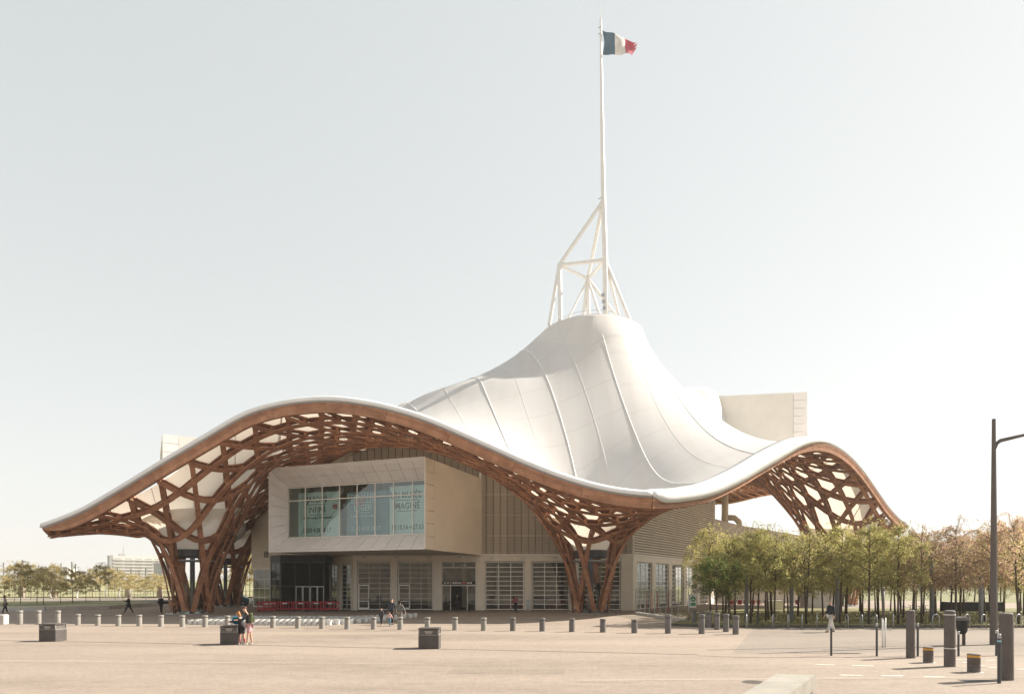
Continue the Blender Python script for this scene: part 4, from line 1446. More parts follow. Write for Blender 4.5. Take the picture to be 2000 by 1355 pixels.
for k, (px, py, hp) in enumerate(row):
    x, y = ground_at(px, py)
    h = hp/F*y
    m = M['bollard_pale'] if px < 1000 else M['bollard']
    make_bollard(h, .17 if hp > 26 else .165, m, 'grey bollard, %s from the left in the long plaza row' % words_[k], (x, y, 0), 'bollards along the plaza')
for k, (px, py, hp, wd) in enumerate(((1355.8,1218.8,29,'nearest the poster stand'),(1371,1222,30,'just behind the row end bollard'),(1384,1225,32,'middle of the slanting right line'),(1400.5,1229,33,'third from the right in the slanting line'),(1418,1233,35,'second from the right in the slanting line'),(1437,1238,37,'rightmost of the slanting line by the grove'))):
    x, y = ground_at(px, py)
    make_bollard(hp/F*y, .17, M['bollard'], 'dark bollard %s' % wd, (x, y, 0), 'bollards by the grove')

M['post_brown'] = pmat('post_brown', (0.115, 0.098, 0.090), .55, .12, 2.5, .15, 14)
M['yellow'] = pmat('yellow', (0.62, 0.33, 0.07), .5, .1, 3)
def tall_bollard(px, py, hp, wp, label, rings=()):
    x, y = ground_at(px, py); h = hp/F*y; r = wp/F*y/2
    root = thing('tall_bollard', label, 'bollard', (x, y, 0), 0, 'tall bollards at the right')
    smooth_angle(MB().lathe([(r*1.02, 0), (r, .05), (r*.97, h-.05), (r*.94, h-.01), (r*.86, h)], (0,0,0), 28).build('post', M['post_brown'], root), 40)
    for f in rings:
        smooth_angle(MB().lathe([(r*.985, h*f-.014), (r*1.03, h*f-.012), (r*1.03, h*f+.012), (r*.985, h*f+.014)], (0,0,0), 28, cap=False).build('reflective_ring', M['sign_white'], root), 40)
    smooth_angle(MB().lathe([(r*.80, h), (r*.78, h+.012), (0.01, h+.02)], (0,0,0), 28).build('cap', M['bollard_pale'], root), 40)
    return root
tall_bollard(1778.5, 1284.5, 93, 16, 'tall plain brown-grey bollard, farthest of the three at right')
tall_bollard(1855, 1301, 109, 20, 'tall brown-grey bollard with two white rings', (.93, .33))
tall_bollard(1965.5, 1327, 130, 24.5, 'tall thick brown-grey bollard nearest the right edge')
def stub(px, py, hp, wp, label):
    x, y = ground_at(px, py); h = hp/F*y; r = wp/F*y/2
    root = thing('short_bollard', label, 'bollard', (x, y, 0), 0, 'short yellow-banded bollards')
    smooth_angle(MB().lathe([(r, 0), (r, h*.22), (r*.97, h*.235), (r, h*.25), (r, h*.42), (r*.97, h*.435), (r, h*.45), (r, h*.8)], (0,0,0), 26).build('post', M['post_brown'], root), 40)
    smooth_angle(MB().lathe([(r*1.01, h*.8), (r*1.01, h*.93)], (0,0,0), 26).build('yellow_band', M['yellow'], root), 40)
    smooth_angle(MB().lathe([(r*1.04, h*.93), (r*1.04, h*.98), (r*.9, h)], (0,0,0), 26).build('cap', M['post_brown'], root), 40)
    sheet('base_plate', [(1.5*r*math.cos(a), 1.5*r*math.sin(a)) for a in np.linspace(0, 6.283, 17)[:-1]], .012, M['pale_stone'], root)
stub(1813, 1293.5, 31, 18, 'short dark bollard with yellow band between the tall bollards')
stub(1902, 1312, 36.5, 22.5, 'larger short dark bollard with yellow band, nearer the right edge')
def thin_post(px, py, hp, wp, label, cap=None):
    x, y = ground_at(px, py); h = hp/F*y; r = wp/F*y/2
    root = thing('thin_post', label, 'post', (x, y, 0), 0, 'thin posts beside the lane')
    smooth_angle(MB().lathe([(r, 0), (r, h-.12)], (0,0,0), 12).build('shaft', M['dark_steel'], root), 40)
    smooth_angle(MB().lathe([(r*1.02, h-.12), (r*1.02, h-.01), (r*.7, h)], (0,0,0), 12).build('cap', cap or M['galv'], root), 40)
    return root
thin_post(1623.5, 1280, 60, 4, 'slim dark post in front of the walking man')
thin_post(1712.5, 1281, 65, 4, 'slim dark post with pale cap left of the white twin post')
thin_post(1792.5, 1281, 65, 4, 'slim dark post just right of the farthest tall bollard')
thin_post(1872, 1281, 49, 4, 'slim dark post right of the ringed tall bollard')
thin_post(1946, 1280, 50, 4, 'slim dark post beside the lamp post foot')
np_ = thin_post(1951.5, 1334, 97, 6.4, 'near slim post with blue and white collar at right')
x, y = ground_at(1951.5, 1334)
MB().lathe([(.048, 1.14), (.048, 1.19)], (0,0,0), 12).build('blue_collar', pmat('blue_collar', (0.25, 0.45, 0.52), .5), np_)
# white twin post with dark signal pole
x, y = ground_at(1726, 1263.5)
tp = thing('signal_pole', 'white twin-legged pole carrying a dark shaft beside the lane', 'pole', (x, y, 0))
for dx in (-.05, .07):
    MB().tube([(dx, 0, 0), (dx, 0, 1.28)], .035, 10).build('leg', M['white_steel'], tp, smooth=True)
MB().tube([(0.0, 0, 1.2), (-.02, 0, 2.45)], .05, 10).build('shaft', M['post_brown'], tp, smooth=True)
MB().lathe([(.06, 2.45), (.06, 2.58), (.03, 2.62)], (-.02, 0, 0), 12).build('cap', M['post_brown'], tp)
# bin on a post
x, y = ground_at(1881, 1259)
bn = thing('litter_bin', 'dark hanging litter bin on a post behind the ringed bollard', 'bin', (x, y, 0))
MB().tube([(.03, 0, 0), (.03, 0, 1.2)], .07, 10).build('post', M['post_brown'], bn, smooth=True)
smooth_angle(MB().lathe([(.13, .5), (.2, .62), (.24, .9), (.25, 1.12)], (-.05, 0, 0), 18).build('bucket', M['dark'], bn), 40)
smooth_angle(MB().lathe([(.28, 1.12), (.28, 1.24), (.2, 1.28)], (-.05, 0, 0), 18).build('lid', M['bollard'], bn), 40)
# grate
gx_, gy_ = ground_at(1908, 1329)
gr = thing('drain_grate', 'dark cast drain grate set in the road by the near post', 'grate', (gx_, gy_, 0))
for k in range(9):
    MB().box((-.36+k*.09, 0, .011), (.05, .34, .006)).build('bar', M['dark_steel'], gr)
MB().box((0, 0, .0085), (.86, .42, .003)).build('pit', M['dark'], gr)

# ------------------------------------------------------------------ lamp post at the right
x, y = ground_at(1941, 1258)
lp = thing('lamp_post', 'tall tapering brown lamp post with one arm reaching off right', 'lamp post', (x, y, 0))
hl = 440/F*y
mb = MB(); mb.tube([(0,0,0), (0,0,hl*.5), (0,0,hl)], [.165, .125, .075], 8)
mb.build('column', M['post_brown'], lp)
mb = MB(); za = hl-1.02
mb.tube([(.02,0,za-.35), (.12,0,za-.1), (.3,0,za+.04), (1.4,0,za+.30), (2.6,0,za+.55)], [.075, .085, .085, .07, .06], 8)
mb.build('arm', M['post_brown'], lp, smooth=True)
mb = MB(); mb.bbox((3.1, 0, za+.66), (1.1, .34, .14)); mb.build('lamp_head', M['post_brown'], lp)

# ------------------------------------------------------------------ planter boxes / litter boxes on the plaza
M['box_grey'] = pmat('box_grey', (0.085, 0.074, 0.070), .5, .15, 2, .1, 14)
M['box_face'] = pmat('box_face', (0.13, 0.115, 0.108), .45, .15, 2)
def litter_box(px, py, wp, hp, label):
    x, y = ground_at(px, py); W_ = wp/F*y; H_ = hp/F*y
    root = thing('litter_box', label, 'litter box', (x, y+W_/2, 0), 0, 'dark litter boxes on the plaza')
    MB().bbox((0, 0, H_*.33), (W_, W_, H_*.66), 0, .015).build('body', M['box_grey'], root)
    MB().box((0, 0, H_*.79), (W_*.90, W_*.9, H_*.25)).build('inner_bin', M['box_face'], root)
    for sx_ in (-1, 1):
        for sy_ in (-1, 1):
            MB().box((sx_*W_*.47, sy_*W_*.47, H_*.80), (W_*.05, W_*.05, H_*.28)).build('corner_post', M['bollard_pale'], root)
    MB().box((0, 0, H_*.672), (W_*1.005, W_*1.005, .03)).build('rim', M['bollard_pale'], root)
    MB().bbox((0, 0, H_*.965), (W_*1.02, W_*1.02, H_*.06), 0, .01).build('lid', M['box_grey'], root)
    mb = MB(); f = -W_*.455
    mb.add([(-.22*W_, f, H_*.88), (.22*W_, f, H_*.88), (.13*W_, f, H_*.71), (-.13*W_, f, H_*.71), (-.22*W_, f-.02, H_*.88), (.22*W_, f-.02, H_*.88), (.13*W_, f-.02, H_*.71), (-.13*W_, f-.02, H_*.71)],
           [(4,7,6,5), (0,1,2,3), (0,4,5,1), (1,5,6,2), (2,6,7,3), (3,7,4,0)])
    mb.build('flap', M['bollard_pale'], root)
    return root
litter_box(92, 1252.5, 33, 35, 'dark litter box at the far left of the plaza')
lb2 = litter_box(447, 1258.3, 35, 37, 'dark litter box beside the two children with the blue bag on it')
litter_box(837, 1267, 40, 41, 'dark litter box right of centre, nearest the camera')
# pale block at left edge
x, y = ground_at(3, 1218)
tag(MB().bbox((0, 0, .33), (.7, .5, .66), 0, .04).build('stone_block', M['pale_stone']), 'pale stone block at the left edge of the plaza', 'block', kind='thing').location = (x, y, 0)
# concrete bench in the foreground
bx = thing('concrete_bench', 'pale concrete bench block in the foreground at the bottom right', 'bench', (6.2, 15.0, 0))
q = [(4.2, 12.8), (5.15, 12.8), (7.62, 16.6), (6.72, 16.8)]
mb = MB(); mb.prism(q, 0.09, .45); mb.build('block', M['concrete'], bx, world=True)
mb = MB(); cx_, cy_ = 5.9, 14.7; mb.prism([(cx_+(a-cx_)*.93, cy_+(b-cy_)*.95) for a, b in q], 0.0, .09); mb.build('plinth', M['box_grey'], bx, world=True)

# ------------------------------------------------------------------ white pots in front of the hall
M['pot'] = pmat('pot', (0.66, 0.66, 0.64), .6, .06, 2, rand=.05)
M['pot_soil'] = pmat('pot_soil', (0.16, 0.13, 0.10), .9, .4, 6)
pot_me = MB().lathe([(.15, 0), (.175, .30), (.19, .30), (.19, .335), (.165, .335)], (0, 0, 0), 14, cap=True).mesh('pot', M['pot'], smooth=False)
soil_me = MB().lathe([(.16, .338), (.10, .345), (.02, .35)], (0, 0, 0), 10).mesh('soil', M['pot_soil'])
cnt = 0
pa, pb = ground_at(372, 1219), ground_at(640, 1221.5)
for rrow in range(9):
    for k in range(34):
        x = pa[0] + .42*k + (.2 if rrow % 2 else 0); yb = pa[1] + (pb[1]-pa[1])*k/30
        lim = 25 + rrow*1.1
        y = yb + .42*rrow + rrow*.35 + (max(0, k-22)*.55 if k > 22 else 0)
        if k > lim or cnt >= 290: continue
        lab = 'white pot, %s from the left in the %s row of the pot field' % (words_[k], words_[rrow])
        root = thing('white_pot', lab, 'pot', (x + random.uniform(-.02, .02), y + random.uniform(-.02, .02), 0), random.uniform(0, 6), 'row %s of the white pots' % words_[rrow])
        link('pot', pot_me, root); link('soil', soil_me, root)
        cnt += 1

# ------------------------------------------------------------------ red barriers
M['red'] = pmat('red', (0.42, 0.035, 0.045), .45, .12, 2, rand=.1)
def barrier(x, y, rz, label):
    root = thing('barrier', label, 'barrier', (x, y, 0), rz, 'red plastic barriers by the dark lobby')
    mb = MB()
    mb.bbox((0, 0, .93), (1.9, .07, .14)); mb.bbox((0, 0, .22), (1.9, .07, .14))
    for s in (-.91, .91): mb.bbox((s, 0, .5), (.08, .07, 1.0))
    mb.build('frame', M['red'], root)
    for k in range(6):
        MB().box((-.7+k*.28, 0, .57), (.07, .045, .58)).build('slat', M['red'], root)
    MB().box((0, -.04, .80), (.5, .01, .10)).build('white_strip', M['sign_white'], root)
    for s in (-.7, .7): MB().bbox((s, 0, .06), (.12, .55, .12)).build('foot', M['dark'], root)
barrier(-25.0, 67.2, .9, 'red barrier end panel at the far left of the line')
for k, (px, rz) in enumerate(((533, .3), (556, .05), (587, -.02), (617, .02), (643, .25))):
    barrier((px-1000)/F*68.6, 68.6+.25*k*.2, rz, 'red barrier, %s from the left in front of the dark lobby' % ['second', 'third', 'fourth', 'fifth', 'sixth'][k])

# crowd barriers at entrance
M['belt'] = pmat('belt', (0.03, 0.03, 0.03), .5)
for k, px in enumerate((865, 877, 917)):
    x = (px-1000)/F*69.4
    st = thing('queue_post', 'black queue post with belt, %s of the entrance' % ['far left', 'left', 'right'][k], 'queue post', (x, 69.4, 0), 0, 'queue posts at the entrance')
    smooth_angle(MB().lathe([(.16, 0), (.16, .03), (.03, .05), (.03, .95), (.045, .97), (.045, 1.02)], (0,0,0), 14).build('post', M['belt'], st), 40)
    MB().box((.3, 0, .93), (.6, .01, .06)).build('belt', M['belt'], st)

# ------------------------------------------------------------------ glass screens right of the leg
p0, p1 = Vector((*ground_at(1241, 1199), 0)), Vector((*ground_at(1338, 1214), 0))
gs = thing('glass_screen', 'row of tall glass panels on a white kerb right of the timber leg', 'glass screen', tuple(p0))
d = (p1-p0); L = d.length; d.normalize(); an = math.atan2(d.y, d.x)
mb = MB(); mb.box((p0+p1)/2 + Vector((0, 0, .12)), (L, .22, .24), an); mb.build('kerb', M['pale_stone'], gs, world=True)
np2 = 9
M['poster_a'] = pmat('poster_a', (0.55, 0.33, 0.24), .6, .5, 2.5); M['poster_b'] = pmat('poster_b', (0.25, 0.12, 0.12), .6, .5, 2.5)
for k in range(np2):
    c = p0 + d*(L*(k+.5)/np2) + Vector((0, 0, 1.3))
    hv = d*(L/np2-.05)/2; up_ = Vector((0, 0, 1.05)); mb = MB(); mb.quad(c-hv-up_, c+hv-up_, c+hv+up_, c-hv+up_); pn = mb.build('pane', M['glass_clear'], gs, world=True)
    c2 = p0 + d*(L*k/np2) + Vector((0, 0, 1.2))
    mb = MB(); mb.box(c2, (.045, .06, 2.35), an); mb.build('post', M['galv'], gs, world=True)
    if k in (2, 3, 4, 6):
        mb = MB(); mb.box(c + Vector((0, .03, .05)), (.28, .01, 1.6), an); mb.build('poster_strip', M['poster_a'] if k % 2 else M['poster_b'], gs, world=True)
# poster stand
x, y = ground_at(1353, 1214)
ps = thing('poster_stand', 'poster stand with green round emblem beside the glass screens', 'sign', (x, y, 0))
MB().tube([(-.28, 0, 0), (-.28, 0, 2.15)], .05, 10).build('post', M['galv'], ps, smooth=True)
MB().bbox((.02, 0, 1.55), (.5, .05, 1.0)).build('board', M['sign_white'], ps)
M['sign_green'] = pmat('sign_green', (0.05, 0.24, 0.13), .5, .1, 4)
mb = MB(); mb.lathe([(.19, 0), (.19, .006)], (0, 0, 0), 24); mb.v = [(a+.02, -.027-c, b+1.68) for a, b, c in mb.v]; mb.build('emblem', M['sign_green'], ps)
mb = MB(); mb.add([(.02-.09, -.036, 1.62), (.02+.09, -.036, 1.62), (.02+.06, -.036, 1.74), (.02, -.036, 1.69), (.02-.06, -.036, 1.74)], [(0, 1, 2, 3, 4)]); mb.build('emblem_mark', M['sign_white'], ps)
mb = MB(); mb.box((.02, -.028, 1.3), (.36, .004, .22)); mb.build('emblem', M['sign_green'], ps)

# ------------------------------------------------------------------ bike hoops, bicycles
hoop_me = None
for k, px in enumerate((1456, 1507, 1537, 1563, 1592, 1650, 1678, 1706, 1740, 1768, 1823, 1884, 1916, 1984)):
    x, y = ground_at(px, 1226)
    if hoop_me is None:
        pts = [(-.3*0, 0, 0)]
        pts = [(-.26, 0, 0), (-.26, 0, .62)] + [(.26*math.cos(a), 0, .62+.26*math.sin(a)) for a in np.linspace(math.pi, 0, 9)[1:-1]] + [(.26, 0, .62), (.26, 0, 0)]
        hoop_me = MB().tube(pts, .028, 8).mesh('hoop', M['galv'], smooth=True)
    o = link('bike_hoop', hoop_me, None, (x, y-.25, 0), [1.2, .4][k > 9] + random.uniform(-.2, .2))
    tag(o, 'steel bike hoop, %s from the left along the grove kerb' % words_[k], 'bike hoop', 'bike hoops along the grove', 'thing')
def bicycle(px, py, rz, label, col):
    x, y = ground_at(px, py)
    root = thing('bicycle', label, 'bicycle', (x, y, 0), rz)
    fm = pmat('bike_' + str(px), col, .4, .1, 4)
    for s in (-.52, .52):
        pts = [(s + .33*math.cos(a), 0, .34+.33*math.sin(a)) for a in np.linspace(0, 2*math.pi, 25)]
        wh = MB().tube(pts, .02, 6).build('wheel', M['dark'], root)
        sp = MB()
        for a in np.linspace(0, math.pi, 7)[:-1]:
            sp.tube([(s+.32*math.cos(a), 0, .34+.32*math.sin(a)), (s-.32*math.cos(a), 0, .34-.32*math.sin(a))], .004, 4)
        sp.build('spokes', M['galv'], wh)
    fr = MB()
    for a, b in (((-.52,0,.34), (-.06,0,.33)), ((-.06,0,.33), (-.2,0,.82)), ((-.2,0,.78), (.38,0,.80)), ((-.06,0,.33), (.4,0,.74)), ((-.52,0,.34), (-.19,0,.76)), ((.52,0,.34), (.36,0,.95))):
        fr.tube([a, b], .02, 6)
    fr.build('frame', fm, root)
    MB().bbox((-.22, 0, .88), (.26, .14, .06)).build('saddle', M['dark'], root)
    MB().tube([(.36, -.28, .98), (.38, 0, .96), (.36, .28, .98)], .015, 6).build('handlebar', M['dark'], root)
    MB().tube([(-.06, -.1, .33), (.06, -.1, .25)], .012, 5).build('pedal', M['dark'], root)
bicycle(1480, 1222, 1.15, 'dark bicycle leaning by the left end of the bike hoops', (0.03, 0.03, 0.035))
bicycle(1697, 1218, .35, 'bicycle parked behind the hoops between grove trunks', (0.06, 0.05, 0.05))
bicycle(1770, 1204, .1, 'bicycle among the rear grove trunks', (0.09, 0.03, 0.03))
bicycle(1800, 1204, .2, 'second bicycle among the rear grove trunks, farther right', (0.05, 0.05, 0.05))

# cafe chairs behind the grove
ch = None
M['red_seat'] = pmat('red_seat', (0.40, 0.04, 0.045), .5, .1, 3)
for k, px in enumerate((1432, 1444, 1457, 1473, 1484, 1498, 1512, 1520, 1556, 1563)):
    y = 76.5 + (k % 3)*.8; x = (px-1000)/F*y
    lab = 'red cafe chair, %s from the left behind the grove' % words_[k]
    if ch is None:
        ch = thing('cafe_chair', lab, 'chair', (x, y, 0), .3, 'red cafe chairs')
        MB().bbox((0, 0, .46), (.46, .46, .05)).build('seat', M['red_seat'], ch)
        MB().bbox((0, .22, .72), (.46, .04, .46)).build('backrest', M['red_seat'], ch)
        for sx_ in (-.2, .2):
            for sy_ in (-.2, .2): MB().tube([(sx_, sy_, 0), (sx_, sy_, .44)], .015, 6).build('leg', M['galv'], ch)
    else:
        copy_tree(ch, (x, y, 0), random.uniform(-1, 1), lab)
for k, (px, y, w_) in enumerate(((1512, 70.5, 1.6), (1600, 78, 4.0), (1900, 66, 5.5))):
    x = (px-1000)/F*y
    lab = ['white low counter behind the grove by the cafe', 'pale kiosk box glimpsed between the grove trunks', 'dark hedge box behind the right grove trunks'][k]
    cat = ['counter', 'kiosk', 'planter'][k]
    root = thing(['cafe_counter', 'kiosk', 'planter_box'][k], lab, cat, (x, y, 0))
    hh_ = [1.0, 3.2, 1.0][k]
    MB().bbox((0, 0, hh_/2), (w_, 1.2, hh_)).build('body', [M['frame_white'], M['pale_stone'], M['dark']][k], root)
    MB().bbox((0, 0, hh_+.03), (w_+.1, 1.3, .06)).build('top', M['pale_stone'], root)

# manhole and repair patches
for k, (px, py, r_) in enumerate(((1473, 1332, .32),)):
    x, y = ground_at(px, py)
    mh = thing('manhole_cover', 'round iron manhole cover %s' % ['by the foreground bench', 'on the plaza left of centre', 'on the plaza right of centre', 'at the lower left of the road'][k], 'manhole', (x, y, 0))
    MB().lathe([(r_, .007), (r_, .016), (r_*.97, .018)], (0, 0, 0), 28).build('cover', M['joint'] if k != 1 else M['lane'], mh)
    MB().lathe([(r_*1.12, .006), (r_*1.12, .0125)], (0, 0, 0), 28).build('frame', M['concrete'], mh)
M['patch'] = paving_mat('patch', (0.235, 0.195, 0.158), .2, .1)
M['patch_light'] = paving_mat('patch_light', (0.295, 0.245, 0.20), .16, .08)
for k, (q_, mt_) in enumerate((((( -30, 24.0), (-3, 22.4), (-3, 22.9), (-30, 24.6)), 'patch_light'), (((2.0, 18.6), (18, 19.4), (18, 19.75), (2.0, 18.95)), 'patch_light'), (((-16, 15.2), (3, 15.9), (3, 16.25), (-16, 15.5)), 'patch'), (((-2, 20.2), (1.6, 20.0), (1.7, 21.2), (-1.9, 21.4)), 'patch'), (((6.5, 21.2), (30, 22.6), (30, 22.85), (6.5, 21.4)), 'patch_light'))):
    sheet('repair_strip', q_, .0095, M[mt_], road)
for k in range(7):
    yy = 35.0 + k*3.1
    strip('paving_joint', [(-44, yy+3.2), (10 + k*.4, yy-.8)], .025, .004, M['joint'], bpy.data.objects['plaza'])
# the street front behind the camera that the windows mirror
sf = thing('street_front', 'long pale street building facing the museum from behind the viewer', 'building', (0, -62, 0))
M['street_wall'] = pmat('street_wall', (0.34, 0.285, 0.22), .8, .3, .12)
MB().box((-10, -67, 7), (150, 10, 14)).build('wall', M['street_wall'], sf, world=True)
MB().add([(-86, -61.5, 14.003), (66, -61.5, 14.003), (66, -72.5, 14.003), (-86, -72.5, 14.003), (-82, -67, 18), (62, -67, 18)], [(0, 1, 5, 4), (2, 3, 4, 5), (1, 2, 5), (3, 0, 4), (3, 2, 1, 0)]).build('roof', M['dark_steel'], sf, world=True)
wm_ = MB().box((0, 0, 0), (1.5, .12, 2.1)).mesh('window', M['backing'])
for i in range(36):
    for j in range(4):
        o = link('window', wm_, sf); o.location = (-80+i*4.0, .04, 2.2+j*3.2)
# ------------------------------------------------------------------ trees
def leaf_mat(name, c0, c1, trans=.58):
    m = bpy.data.materials.new(name)
    m.use_nodes = True
    nt = m.node_tree
    b = nt.nodes['Principled BSDF']; out = nt.nodes['Material Output']
    b.inputs['Roughness'].default_value = .6; b.inputs['Specular IOR Level'].default_value = .25
    tc = nt.nodes.new('ShaderNodeTexCoord')
    nz = nt.nodes.new('ShaderNodeTexNoise'); nz.inputs['Scale'].default_value = 1.1; nz.inputs['Detail'].default_value = 3
    nt.links.new(tc.outputs['Object'], nz.inputs['Vector'])
    r = nt.nodes.new('ShaderNodeMapRange'); r.inputs[1].default_value = .35; r.inputs[2].default_value = .65
    nt.links.new(nz.outputs['Fac'], r.inputs[0])
    c = mixrgb(nt, r.outputs[0], c0, c1)
    oi = nt.nodes.new('ShaderNodeObjectInfo')
    m2 = nt.nodes.new('ShaderNodeMapRange'); m2.inputs[3].default_value = .78; m2.inputs[4].default_value = 1.22
    nt.links.new(oi.outputs['Random'], m2.inputs[0])
    cc = nt.nodes.new('ShaderNodeCombineColor')
    for i in range(3): nt.links.new(m2.outputs[0], cc.inputs[i])
    c = mixrgb(nt, 1.0, c, cc.outputs[0], 'MULTIPLY')
    nt.links.new(c, b.inputs['Base Color'])
    tl = nt.nodes.new('ShaderNodeBsdfTranslucent')
    nt.links.new(c, tl.inputs[0])
    mx = nt.nodes.new('ShaderNodeMixShader'); mx.inputs[0].default_value = trans
    nt.links.new(b.outputs[0], mx.inputs[1]); nt.links.new(tl.outputs[0], mx.inputs[2]); nt.links.new(mx.outputs[0], out.inputs[0])
    return m
M['leaf_green'] = leaf_mat('leaf_green', (0.26, 0.265, 0.075), (0.44, 0.40, 0.14))
M['leaf_yellow'] = leaf_mat('leaf_yellow', (0.36, 0.31, 0.12), (0.50, 0.42, 0.19))
M['leaf_rust'] = leaf_mat('leaf_rust', (0.50, 0.30, 0.23), (0.58, 0.42, 0.30))
M['leaf_deep'] = leaf_mat('leaf_deep', (0.06, 0.13, 0.02), (0.13, 0.20, 0.04))
M['leaf_pale'] = leaf_mat('leaf_pale', (0.48, 0.40, 0.20), (0.62, 0.51, 0.28))
M['bark'] = pmat('bark', (0.085, 0.062, 0.045), .85, .3, 3, .5, 20)
M['bark_pale'] = pmat('bark_pale', (0.24, 0.19, 0.14), .85, .3, 3, .5, 20)

def tree_meshes(name, seed, H, zc, rad, nl, leaf, leafmat, barkmat, weep=.5, trunk_r=.07, top_w=1.0, second=None):
    """trunk mesh (stem, limbs, twigs) and crown mesh (leaf-sized faces strung along drooping twigs)"""
    r = np.random.default_rng(seed)
    tb = MB()
    lean = r.normal(0, .1, 2)
    stem = [(0, 0, -.05), (lean[0]*.3, lean[1]*.3, zc*.6), (lean[0]*.7, lean[1]*.7, zc), (lean[0]*1.2, lean[1]*1.2, H*.72), (lean[0]*1.6, lean[1]*1.6, H*.95)]
    tb.tube(stem, [trunk_r*1.15, trunk_r*.9, trunk_r*.75, trunk_r*.4, .012], 7)
    leaves = []
    nlimb = 15
    for k in range(nlimb):
        f = (k+.5)/nlimb
        z0 = zc*.9 + (H*.88-zc*.9)*f
        a = k*2.4 + r.normal(0, .3)
        prof = math.sin(math.pi*min(1, .22+.78*f))**.7*(1-f*.25) + .12
        R_ = rad*prof*r.uniform(.75, 1.15)
        up = (H-z0)*r.uniform(.25, .55)*(.5+.5*f)
        p0 = Vector((lean[0]*f*1.4, lean[1]*f*1.4, z0))
        p1 = p0 + Vector((math.cos(a)*R_*.5, math.sin(a)*R_*.5, up*.7))
        p2 = p0 + Vector((math.cos(a)*R_, math.sin(a)*R_, up))
        tb.tube([p0, p1, p2], [trunk_r*.38, trunk_r*.22, .01], 5)
        for q in range(7):
            t = r.uniform(.25, 1.05)
            b0 = p0.lerp(p1, t*2) if t < .5 else p1.lerp(p2, t*2-1)
            aa = a + r.normal(0, 1.0)
            ln = r.uniform(.5, 1.15)*rad*.55
            e_ = b0 + Vector((math.cos(aa)*ln*.6, math.sin(aa)*ln*.6, r.uniform(.05, .4)*ln))
            e2_ = e_ + Vector((math.cos(aa)*ln*.35, math.sin(aa)*ln*.35, -weep*r.uniform(.4, 1.3)*ln*1.5))
            tb.tube([b0, e_, e2_], [.014, .009, .004], 3, caps=False)
            n_ = max(4, int(nl/(nlimb*7)))
            for _ in range(n_):
                u = r.random()**.8
                c = (b0.lerp(e_, u*2) if u < .5 else e_.lerp(e2_, u*2-1)) + Vector(r.normal(0, .10, 3))
                leaves.append(c)
    for k in range(5):
        a = r.uniform(0, 6.28); b0 = Vector((lean[0]*1.5, lean[1]*1.5, H*.86))
        ln = rad*r.uniform(.5, .9)
        pts = [b0, b0 + Vector((math.cos(a)*ln*.3, math.sin(a)*ln*.3, H*r.uniform(.1, .2))), b0 + Vector((math.cos(a)*ln*.8, math.sin(a)*ln*.8, H*.13)), b0 + Vector((math.cos(a)*ln*1.15, math.sin(a)*ln*1.15, -H*.04))]
        tb.tube(pts, [.012, .009, .007, .004], 3, caps=False)
        for _ in range(26):
            u = r.random()*2.99; i_ = int(u)
            leaves.append(pts[i_].lerp(pts[i_+1], u-i_) + Vector(r.normal(0, .05, 3)))
    L = np.array([tuple(c) for c in leaves]); n = len(L)
    a = r.normal(size=(n, 3)); a /= np.linalg.norm(a, axis=1, keepdims=True)
    b = np.cross(a, r.normal(size=(n, 3))); b /= np.linalg.norm(b, axis=1, keepdims=True)
    s = (leaf*r.uniform(.6, 1.3, n))[:, None]
    V = np.stack([L - a*s, L + b*s*.45, L + a*s, L - b*s*.45], 1).reshape(-1, 3)
    me = bpy.data.meshes.new(name + '_crown')
    me.from_pydata([tuple(v) for v in V], [], [(4*i, 4*i+1, 4*i+2, 4*i+3) for i in range(n)])
    me.materials.append(leafmat)
    if second:
        me.materials.append(second)
        me.polygons.foreach_set('material_index', (r.random(n) < .35).astype(int).tolist())
    return tb.mesh(name + '_trunk', barkmat, smooth=True), me
VAR = {}
for k in range(4):
    VAR['green%d' % k] = tree_meshes('green', 10+k, 6.3, 2.1, 1.75, 7200, .062, M['leaf_green'], M['bark'], .55, .075, second=M['leaf_yellow'])
for k in range(2):
    VAR['yellow%d' % k] = tree_meshes('yellow', 20+k, 6.6, 2.2, 1.7, 6500, .062, M['leaf_yellow'], M['bark'], .8, .07, second=M['leaf_green'])
for k in range(3):
    VAR['rust%d' % k] = tree_meshes('rust', 30+k, 6.9, 2.3, 1.95, 5600, .06, M['leaf_rust'], M['bark'], .6, .075, second=M['leaf_yellow'])
VAR['deep0'] = tree_meshes('deep', 41, 4.9, 1.6, 1.6, 7000, .062, M['leaf_deep'], M['bark'], .5, .07, second=M['leaf_green'])
for k in range(3):
    VAR['pale%d' % k] = tree_meshes('pale', 50+k, 5.6, 1.7, 1.8, 4200, .085, M['leaf_pale'], M['bark_pale'], .35, .06, second=M['leaf_yellow'])

def plant_tree(var, x, y, s, rz, label, group, z=0.0, name='grove_tree'):
    t, c = VAR[var]
    root = thing(name, label, 'tree', (x, y, z), rz, group)
    root.scale = (s*random.uniform(.85, 1.12), s*random.uniform(.85, 1.12), s*random.uniform(.9, 1.1)*(1 if name == 'grove_tree' else random.uniform(.8, 1.25)))
    link('trunk', t, root); link('crown', c, root)
    return root
